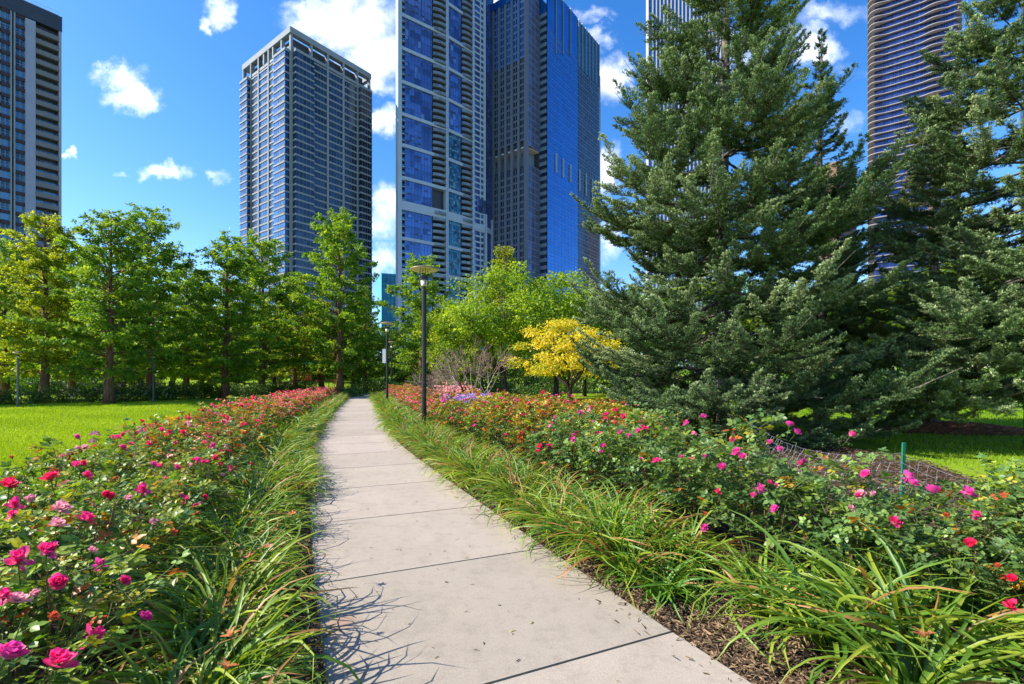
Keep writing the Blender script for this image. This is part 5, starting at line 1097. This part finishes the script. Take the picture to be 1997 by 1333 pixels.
g = MB(); curtain(g, fA, tf(788.5, fA), tf(842, fA), .25, 0, H, FH, (0, 1, 2, 3)); part('left_glass_wall', g.mesh('left_glass_wall', [gl_violet, blu, dkmet, blind]), T)
zc = zl[5]; g = MB(); curtain(g, fB, tf(872.5, fB), tf(898, fB), .2, zc, H, FH, (0, 1, 2, 3)); part('middle_glass_wall', g.mesh('middle_glass_wall', [gl_violet, blu, dkmet, blind]), T)
g = MB(); curtain(g, fB, tf(872.5, fB), tf(898, fB), .2, 0, zc, FH, (0, 1, 2, 2), 1.0, 3); part('teal_glass_wall', g.mesh('teal_glass_wall', [gl_teal, blu, pbr('pale_blind', (.16, .30, .32), .5, .4)]), T)
g = MB(); curtain(g, fC, .02, LC - .05, .3, zt[1], H, FH, (0, 1, 2, 3), 1.6); curtain(g, fC, .02, 5.5, .3, 0, zt[0] - .5, FH, (0, 1, 2, 3), 1.6); part('right_glass_wall', g.mesh('right_glass_wall', [gl_violet, blu, dkmet, blind]), T)
bal, small, win = [], [], []
glb = glass('balcony_glass', (.16, .20, .20), .2, .2, .3)
for k in range(72):
    z = H - k * FH
    if z < 20: break
    for f, a, b in ((fA, tf(843, fA), cB[0]), (fB, tf(899, fB), cB2[0])):
        if f is fA and zt[1] < z < zl[7] and f is fA: continue
        def fn(g, f=f, a=a, b=b, z=z):
            n = 7; t = np.linspace(a + .05, b - .05, n); o = .25 + 1.3 * np.sin(np.linspace(0.08, 1, n) * math.pi * .78) ** .8
            for q in range(n - 1):
                v = np.array([(t[q], -1.4, z - .28), (t[q+1], -1.4, z - .28), (t[q+1], o[q+1], z - .28), (t[q], o[q], z - .28)] + [(t[q], -1.4, z), (t[q+1], -1.4, z), (t[q+1], o[q+1], z), (t[q], o[q], z)], float)
                g.add(f(v), [0,3,2,1, 4,5,6,7, 0,1,5,4, 1,2,6,5, 2,3,7,6, 3,0,4,7], [4]*6, 0)
                v = np.array([(t[q], o[q]-.08, z), (t[q+1], o[q+1]-.08, z), (t[q+1], o[q+1]-.08, z + 1.05), (t[q], o[q]-.08, z + 1.05)]); g.add(f(v), [0,1,2,3], [4], 1)
            f.pane(g, a, b, -1.35, z + .02, z + FH - .3, 2)
        bal.append((abs(z - hz(330, 205)), fn))
    def sf(g, z=z): fA.box(g, tf(782.3, fA), tf(788.2, fA), -1.4, .55, z - .25, z, 0); fA.pane(g, tf(782.3, fA), tf(788.2, fA), .5, z, z + 1.0, 1)
    small.append(sf)
    def wf(g, z=z):
        for a, b in ((923.3, 934.8), (936.8, 941.3)): fB.pane(g, tf(a, fB), tf(b, fB), .2, z + .75, z + FH - .05, 0)
        fB.box(g, cB2[1] + .003, tf(935, fB) - .003, -1.5, .5, z - .05, z + .75, 1); fB.box(g, tf(936.6, fB) + .003, tf(941.5, fB) - .003, -1.5, .5, z - .05, z + .75 + .25, 1)
    win.append(wf)
bal.sort(key=lambda q: q[0]); repeat_parts('balcony', [q[1] for q in bal], T, [pbr('grey_balcony_slab', (.15, .175, .205), .7, .3), glb, gl_steel]); repeat_parts('narrow_balcony', small, T, [stone_w, gl_teal]); repeat_parts('punched_window', win, T, [gl_violet, stone_w])
g = MB(); fB.box(g, tf(928, fB), LBt - .7, .0, .93, hz(420, 231), hz(394, 231), 0); part('corner_glass_box', g.mesh('corner_glass_box', gl_violet), T)

# ---------- stepped deep blue tower
T = tower('glass_tower', 'deep blue stepped glass tower with pale pilasters and an open terrace storey', 16.4, 230)
fQ = Face(0, 0, A); LQ, LE = 28.6, 52.8; H = 187.5; P0 = np.array([-.799, .602]) * 4.1; fN = Face(*P0, B + 180, False); C1 = P0 - fQ.d * 9.6; fL = Face(*C1, B, True); LL = 26.0
fP = Face(*C1, A)
gap0, gap1 = hz(318, 224.8), hz(281, 224.8); HL = 182.5
back = lambda o: [tuple(fQ.at(.3, -o)), tuple(fQ.at(LE - .3, -o)), tuple(fQ.at(LE, -32)), tuple(fQ.at(-20, -32))]
g = MB(); prism(g, [tuple(fQ.at(.2, -.5)), tuple(fQ.at(LE - .2, -.5)), tuple(fQ.at(LE - .2, -34)), tuple(fQ.at(.2, -34))], 0, H - 3, 0); part('inner_walls', g.mesh('inner_walls', dkmet), T)
m_bar = pbr('pale_blue_spandrel', (.10, .24, .50), .35, .5, .3); m_bar2 = pbr('grey_spandrel', (.16, .22, .27), .45, .4, .2)
def grid(mb, f, t0, t1, z0, z1, mg, mb_, step=1.75, bars=3.2, off=.3):
    f.pane(mb, t0, t1, off, z0, z1, mg)
    for i, z in enumerate(np.arange(z1, z0, -step)): h = .30 if i % 2 else .16; f.box(mb, t0, t1, off - .02, off + .10, z - h, z, mb_)
    for t in np.arange(t0, t1 + .01, bars): f.box(mb, t - .06, t + .06, off - .02, off + .07, z0, z1, mb_)
g = MB(); grid(g, fQ, 0, LQ, 0, H - 21, 0, 1); curt = part('blue_curtain_wall', g.mesh('blue_curtain_wall', [gl_blue, m_bar]), T)
g = MB(); fQ.pane(g, 0, LQ, .3, H - 21, H, 0); [fQ.box(g, t, t + .45, .25, .9, H - 30 + 3 * i, H, 1) for i, t in enumerate((7, 13.5, 20.5))]; part('blue_crown', g.mesh('blue_crown', [gl_blue, pbr('crown_fin', (.16, .22, .30), .4, .5)]), T)
finm = pbr('pale_fin', (.35, .42, .48), .4, .5)
for f_args in [(t, t + .5, .3, 1.0, hz(y1, 232 + t * .8), hz(y0, 232 + t * .8), 0) for t, y0, y1 in ((7, 303, 340), (13.5, 313, 350), (20.5, 324, 358))] + [(t, t + .45, .3, .9, hz(y1, 232 + t * .8), hz(y0, 232 + t * .8), 0) for t, y0, y1 in ((30, 333, 375), (37, 341, 385), (44, 352, 395))]:
    g = MB(); fQ.box(g, *f_args); part('wall_fin', g.mesh('wall_fin', finm), T)
g = MB(); grid(g, fQ, LQ + .02, LE, 0, H - 24, 0, 1, 1.75, 2.4, .12); part('dark_reflection_wall', g.mesh('dark_reflection_wall', [gl_steel, m_bar2]), T)  # darker glass carries the reflection of a dark building in its colour
g = MB(); fQ.pane(g, LQ + .02, LE, .12, H - 24, H - .5, 0); [fQ.box(g, t, t + .5, .05, .7, H - 24, H - .4, 1) for t in np.linspace(LQ + .5, LE - .6, 7)]; part('grey_crown', g.mesh('grey_crown', [glass('slate_crown_glass', (.05, .17, .26), .2, .5, .15), m_bar2]), T)
W = []
for k in range(46):
    for q in range(8):
        z = H - 26 - k * 3.5; t = LQ + 1 + q * 2.95
        if z < 30 or rng.random() < .25: continue
        W.append(lambda g, z=z, t=t: fQ.pane(g, t, t + 1.5, .17, z - 1.5, z - .2, 0))
repeat_parts('dark_window', W, T, [pbr('open_dark_window', (.012, .018, .03), .15, .6)])
g = MB(); fe = Face(*fQ.at(LE + .01), A); fe.box(g, 0, 2.6, -30, -.2, 0, hz(146, 273), 0); part('rear_step', g.mesh('rear_step', m_bar2), T)
g = MB(); 
for k in range(52):
    z = H - 14 - k * 3.5
    if z < 2: break
    fN.box(g, .02, 4.0, -.25, .25, z - 1.7, z, 0)
part('recess_bands', g.mesh('recess_bands', m_bar2), T)
g = MB(); fN.pane(g, 0, 4.05, .02, 0, H - 3, 0); fN.pane(g, 0, 4.05, .3, H - 14, H, 1); part('recess_glass', g.mesh('recess_glass', [gl_steel, gl_blue]), T)
def blk(z0, z1, nm, lit):
    g = MB(); pts = [tuple(C1 + fL.d * .3 - fL.n * .5 + fP.d * .3), tuple(fP.at(9.3, -.5)), tuple(fP.at(9.3, -26)), tuple(fL.at(LL, -.5))]; prism(g, pts, z0, z1, 0)
    fP.pane(g, 0, 9.6, .02, z0, z1, 1)
    for t in np.arange(.2, 9.5, 1.15): fP.box(g, t, t + .16, 0, .22, z0, z1, 2)
    for z in np.arange(z1, z0, -3.2): fP.box(g, 0, 9.6, 0, .09, z - .35, z, 2)
    part(nm, g.mesh(nm, [dkmet, gl_violet, mull]), T)
blk(0, gap0, 'lower_side_wall', 0); blk(gap1, HL, 'upper_side_wall', 0)
warm = pbr('beige_soffit_panel', (.66, .58, .47), .6, .3)  # plain beige ceiling panel of the terrace
g = MB(); prism(g, [tuple(fL.at(1.3, -.6)), tuple(fP.at(9.4, -.3)), tuple(fP.at(9.4, -24)), tuple(fL.at(LL, -.6))], gap1 - .6, gap1 - .004, 0); part('terrace_soffit', g.mesh('terrace_soffit', warm), T)
g = MB(); prism(g, [tuple(fP.at(5.5, -4.5)), tuple(fP.at(9.4, -3)), tuple(fP.at(9.4, -24)), tuple(fL.at(LL, -5))], gap0, gap1 - .61, 0); part('terrace_walls', g.mesh('terrace_walls', m_bar2), T)
pil = pbr('grey_granite_pilaster', (.13, .155, .19), .7, .3, noise=(.3, .1)); zb = HL - 31
for i, t in enumerate((0, 4.4, 8.3, 12.1, 15.9, 19.7, 23.5)):
    g = MB(); fL.box(g, t, t + (1.9 if i == 0 else 1.25), -.5, .75, 0, HL - (0 if i == 0 else 4), 0); part('pilaster', g.mesh('pilaster', pil), T)
W = []
for i, (a, b) in enumerate(((1.95, 4.35), (5.7, 8.25), (9.6, 12.05), (13.4, 15.85), (17.2, 19.65), (21, 23.45))):
    for k in range(56):
        z = HL - 4 - k * 3.2
        if z < 3 or gap0 - .5 < z < gap1 + 3.0: continue
        def fn(g, a=a, b=b, z=z):
            hi = z > zb; fL.pane(g, a, b, .1, z - 3.2, z, 1 if hi else 0)
            fL.box(g, a, b, .1, .22, z - 3.2, z - 2.3, 3 if hi else 2); fL.box(g, (a + b)/2 - .14, (a + b)/2 + .14, .1, .3, z - 3.2, z, 3 if hi else 2)
        W.append((abs(z - 110), fn))
W.sort(key=lambda q: q[0]); repeat_parts('window', [q[1] for q in W], T, [gl_steel, gl_blue, pil, m_bar])
g = MB(); fL.box(g, .1, LL, -.3, .5, HL - 3.9, HL, 0); part('parapet_glass', g.mesh('parapet_glass', gl_blue), T)

# ---------- tall white-ribbed tower behind the big fir
T = tower('ribbed_tower', 'very tall white-ribbed tower mostly hidden behind the huge fir', gx(1262, 420), 420)
fR, fS = Face(0, 0, 103), Face(0, 0, 13, True); g = MB(); prism(g, [(.3, .5), tuple(fR.at(62, -.5)), tuple(fR.at(62, -50)), tuple(fS.at(50, -1.2))], 0, 345, 0); fR.pane(g, 0, 62, .1, 0, 345, 1); part('glass_walls', g.mesh('glass_walls', [dkmet, glass('blue_grey_strip', (.06, .15, .27), .15, .5, .2)]), T)
white = pbr('white_granite', (.72, .72, .72), .6, .3)
g = MB(); fS.box(g, 0, 7.5, -.5, .5, 0, 346, 0); fR.box(g, -.2, 1.2, -.4, .8, 0, 346.1, 0); part('corner_rib', g.mesh('corner_rib', white), T)
for t in np.arange(4.2, 61, 3.0):
    g = MB(); fR.box(g, t, t + .95, 0, .9, 0, 345.5, 0); part('rib', g.mesh('rib', pbr('grey_rib', (.42, .45, .48), .6, .3) if t < 5 else bpy.data.materials['grey_rib']), T)

# ---------- tower of rippling slabs between the two firs
T = tower('rippled_tower', 'tower of rippling pale balcony slabs over blue glass between the two firs', gx(1704, 250), 250)
fW = Face(0, 0, 127.0, False); LW = 31.5; fW.n = -fW.n if np.dot(fW.n, [-.6, -.8]) < 0 else fW.n
g = MB(); prism(g, [tuple(fW.at(.5, -1)), tuple(fW.at(LW, -1)), tuple(fW.at(LW, -24)), tuple(fW.at(.5, -24))], 0, 216, 0); part('inner_walls', g.mesh('inner_walls', dkmet), T)
g = MB(); fW.pane(g, .3, LW, -.6, 0, 216, 0); [fW.box(g, t, t + .12, -.62, -.5, 0, 216, 1) for t in np.arange(.3, LW, 1.6)]; part('glass_wall', g.mesh('glass_wall', [glass('royal_blue_glass', (.03, .06, .18), .1, .5, .4, (.6, .6, .3)), blu]), T)
slabm = pbr('pale_slab_concrete', (.32, .30, .29), .8, .2, noise=(.3, .1)); W = []
for k in range(66):
    z = 214 - k * 3.27
    if z < 3: break
    def fn(g, z=z, k=k):
        n = 40; t = np.linspace(-2.6, LW + 2.2, n); w1 = math.sin(k * .13); o = .75 + 1.25 * np.maximum(0, np.sin(t * .27 + 1.1 * math.sin(k * .09) + .6)) ** 2 * (.75 + .5 * w1) + .3 * np.sin(t * .11 + k * .2)
        e = np.clip(np.minimum(t + 2.6, LW + 2.2 - t) / 3.0, 0, 1); o = -1.5 + (o + 1.5) * np.sqrt(1 - (1 - e) ** 2); bk = np.full(n, -22.0)
        v = np.concatenate([np.stack([t, o, np.full(n, z - .32)], 1), np.stack([t, o, np.full(n, z)], 1), np.stack([t, bk, np.full(n, z - .32)], 1), np.stack([t, bk, np.full(n, z)], 1)])
        i = np.arange(n - 1); L = np.concatenate([np.stack([i, i+1, n+i+1, n+i], 1), np.stack([n+i, n+i+1, 3*n+i+1, 3*n+i], 1), np.stack([2*n+i, 2*n+i+1, i+1, i], 1)]); g.add(fW(v), L, [4] * len(L), 0); g.poly(fW(v[[0, n, 3*n, 2*n]]), 0)
    W.append(fn)
repeat_parts('balcony_slab', W, T, slabm)

# ---------- small ones: turquoise block, brown block, pale block at right
T = tower('glass_block', 'small turquoise mirror glass block low in the gap left of the lamp post', gx(744, 300), 300); f = Face(0, 0, 68); h = hz(532, 300)
g = MB(); f.box(g, 0, 34, -20, 0, 0, h, 0); part('glass_walls', g.mesh('glass_walls', gl_turq), T); g = MB(); [f.box(g, t, t + .2, 0, .15, 0, h + .3, 0) for t in np.arange(0, 34, 2.6)]; [f.box(g, 0, 34, 0, .1, z, z + .22, 0) for z in np.arange(3, h, 3.4)]; part('mullions', g.mesh('mullions', pbr('teal_mullion', (.03, .22, .34), .4, .5)), T)
T = tower('masonry_block', 'small brown masonry block peeping between the two firs', gx(1632, 350), 350); f = Face(0, 0, 75); h = hz(322, 350); brick = pbr('brown_masonry', (.20, .13, .09), .9, .1, noise=(.3, .2))
g = MB(); f.box(g, 0, 18, -18, 0, 0, h, 0); f.box(g, 3, 9, -12, -3, h, h + 5, 0); part('walls', g.mesh('walls', brick), T)
W = [(lambda g, t=t, z=z: f.pane(g, t, t + 1.3, .06, z, z + 1.8)) for z in np.arange(h - 3.2, h - 70, -3.6) for t in (1.2, 4.4, 7.6, 10.8, 14)]; repeat_parts('window', W, T, gl_navy)
T = tower('apartment_block', 'pale balconied block glimpsed through the right fir at the right edge', gx(1990, 240), 240); f = Face(0, 0, 136); g = MB(); f.box(g, 0, 30, -20, 0, 0, 205, 0); part('walls', g.mesh('walls', stone_w), T)
W = [(lambda g, t=t, z=z: (f.box(g, t, t + 5, 0, 1.4, z, z + .9, 0), f.pane(g, t, t + 5, .05, z + .95, z + 2.6, 1))) for z in np.arange(200, 60, -3.1) for t in (1, 8, 15, 22)]; repeat_parts('balcony', W, T, [slabm, gl_navy])

# ================================================================ path lamps, lawn lamps
blk_ = pbr('black_painted_steel', (.012, .012, .013), .42, .5, noise=(3, .3)); brz = pbr('bronze_shade', (.20, .15, .07), .45, .5, noise=(5, .2)); crm = pbr('cream_shade_underside', (.92, .86, .58), .6, .3)
lens = pbr('frosted_lamp_glass', (.75, .66, .48), .3, .5)
def lamp(name, lab, loc, Hh, grp, k=1.0, post=blk_, pr=.062):
    o = thing(name, lab, 'street lamp', loc, 0, grp)
    g = MB(); h = Hh - .62 * k; g.lathe([(pr*2.2, 0), (pr*2.2, .03), (pr*1.9, .05), (pr*1.15, .07), (pr, .09), (pr, h), (pr*.9, h + .004), (pr*.7, h + .02), (pr*.7, h + .10*k), (0, h + .10*k)], 20); part('post', g.mesh('post', post, False), o)
    g = MB(); z = h + .10*k; g.lathe([(0, z), (.075*k, z), (.08*k, z + .015), (.095*k, z + .16*k), (.0, z + .16*k)], 20); ln_ = part('lantern', g.mesh('lantern', lens, True), o)
    g = MB(); g.lathe([(.10*k, z + .161*k), (.115*k, z + .165*k), (.115*k, z + .255*k), (.10*k, z + .26*k), (0, z + .26*k)], 20)
    for q in range(4): a = q * 1.5708 + .5; p = np.array([.105*k*math.cos(a), .105*k*math.sin(a), 0]); g.sticks([p + [0, 0, z]], [p + [0, 0, z + .47*k]], .008, .008, k=6)
    part('lamp_cage', g.mesh('lamp_cage', blk_), ln_)
    g = MB(); zt_ = z + .44*k; g.lathe([(.0, zt_ + .02), (.17*k, zt_ + .012), (.36*k, zt_ - .012)], 36, 1); g.lathe([(.36*k, zt_ - .012), (.365*k, zt_), (.345*k, zt_ + .022), (.2*k, zt_ + .055), (.05*k, zt_ + .075), (0, zt_ + .08)], 36, 0)
    part('lamp_shade', g.mesh('lamp_shade', [brz, crm], True), o); return o
lamp('street_lamp', 'black post lamp with a flat disc shade standing in the roses, nearest one', (gx(827, 12.7), 12.7, 0), hz(519, 12.7), 'black disc lamps along the path')
L2 = lamp('street_lamp', 'second disc lamp along the path, carrying a small white sign', (gx(755, 25.2), 25.2, 0), 4.4, 'black disc lamps along the path')
g = MB(); g.box(-.24, -.07, -.012, .012, 2.28, 3.0); part('sign_panel', g.mesh('sign_panel', pbr('white_sign', (.75, .75, .75), .6, .2)), L2)
lamp('street_lamp', 'farthest disc lamp, a thin black post beyond the signed lamp', (gx(764, 38.5), 38.5, 0), 4.4, 'black disc lamps along the path')
grey_ = pbr('grey_steel_post', (.10, .11, .11), .5, .4)
lamp('lawn_lamp', 'thin grey lamp post at the left end of the lawn edge', (gx(35, 25.2), 25.2, 0), 2.85, 'grey lamps on the lawn edge', .6, grey_, .05); lamp('lawn_lamp', 'thin grey lamp post on the lawn edge before the dark-trunked redwood', (gx(299, 31.2), 31.2, 0), 3.1, 'grey lamps on the lawn edge', .6, grey_, .05)

# ================================================================ black fence, playground, posts
ironm = pbr('black_iron', (.015, .016, .017), .5, .4)
def iron_fence(lab, p0, p1, h=1.15, sp=.14):
    p0, p1 = np.array(p0, float), np.array(p1, float); L = np.linalg.norm(p1 - p0); d = (p1 - p0) / L; o = thing('iron_fence', lab, 'fence', (*p0, 0)); n = int(L / sp); t = np.arange(n) * sp
    b = np.stack([d[0]*t, d[1]*t, np.full(n, .08)], 1); g = MB(); g.sticks(b, b + [0, 0, h - .1], .012, .012, k=4); part('pickets', g.mesh('pickets', ironm), o)
    for z in (.15, h - .12): g = MB(); g.sticks([(0, 0, z)], [(*(d * L), z)], .025, .025, k=4); part('rail', g.mesh('rail', ironm), o)
    for t in np.arange(0, L + .1, 2.4): g = MB(); g.box(-.035, .035, -.035, .035, 0, h + .08, fn=lambda v: v + np.array([d[0]*t, d[1]*t, 0])); part('post', g.mesh('post', ironm), o)
iron_fence('long black iron fence behind the hedge and redwoods', (-46, 41), (-17.5, 54)); iron_fence('black iron fence behind the shaded lawn and yellow maple', (-6, 46), (14, 44))
org_ = pbr('orange_plastic', (.62, .15, .03), .45, .4); tea = pbr('teal_painted_steel', (.02, .22, .20), .45, .4); redp = pbr('red_painted_rail', (.55, .06, .05), .45, .4)
Z = 56; o = thing('play_structure', 'orange and teal playground frame half hidden under the trees near the path end', 'playground', (gx(595, Z), Z, 0))
for i, (x, y) in enumerate(((-1.2, -1), (1.2, -1), (-1.2, 1), (1.2, 1))): g = MB(); g.tube([(x, y, 0), (x, y, 3.2)], .06, 10); part('post', g.mesh('post', tea), o)
g = MB(); g.box(-1.15, 1.15, -.95, .95, 1.15, 1.25); part('deck', g.mesh('deck', pbr('brown_deck', (.10, .06, .04), .7, .3)), o)
for y in (-1.02, 1.02):
    g = MB(); [g.box(x, x + .14, y - .03, y + .03, 1.3, 2.1) for x in np.arange(-1.1, 1.1, .26)]; g.box(-1.15, 1.15, y - .04, y + .04, 2.1, 2.2); g.box(-1.15, 1.15, y - .04, y + .04, 1.26, 1.34); part('panel', g.mesh('panel', org_), o)
g = MB(); g.lathe([(1.9, 3.1), (0, 4.0)], 4); g.lathe([(0, 3.05), (1.9, 3.06)], 4); part('roof', g.mesh('roof', tea), o)
g = MB(); t = np.linspace(0, 1, 10); g.tube(np.stack([-1.2 - 2.4*t, np.full(10, .3), 1.25 - 1.15*t**.9], 1), .26, 10); part('slide', g.mesh('slide', org_), o)
o = thing('climbing_arch', 'orange ladder arch left of the playground frame', 'playground', (gx(540, 55), 55, 0)); g = MB(); [g.tube([(s_, 0, 0), (s_, 0, 1.5), (s_, .3, 1.9)], .05, 8) for s_ in (-.5, .5)]; part('frame', g.mesh('frame', org_), o); g = MB(); [g.sticks([(-.5, 0, z)], [(.5, 0, z)], .03, .03, k=6) for z in (.4, .8, 1.2, 1.5)]; part('rungs', g.mesh('rungs', tea), o)
o = thing('red_railing', 'low red railing right of the playground frame', 'railing', (gx(635, 54), 54, 0)); g = MB(); g.sticks([(-1.1, 0, 1.25)], [(1.1, 0, 1.25)], .035, .035, k=8); part('rail', g.mesh('rail', redp), o)
for x in (-1.0, 1.0): g = MB(); g.tube([(x, 0, 0), (x, 0, 1.24)], .04, 8); part('post', g.mesh('post', redp), o)
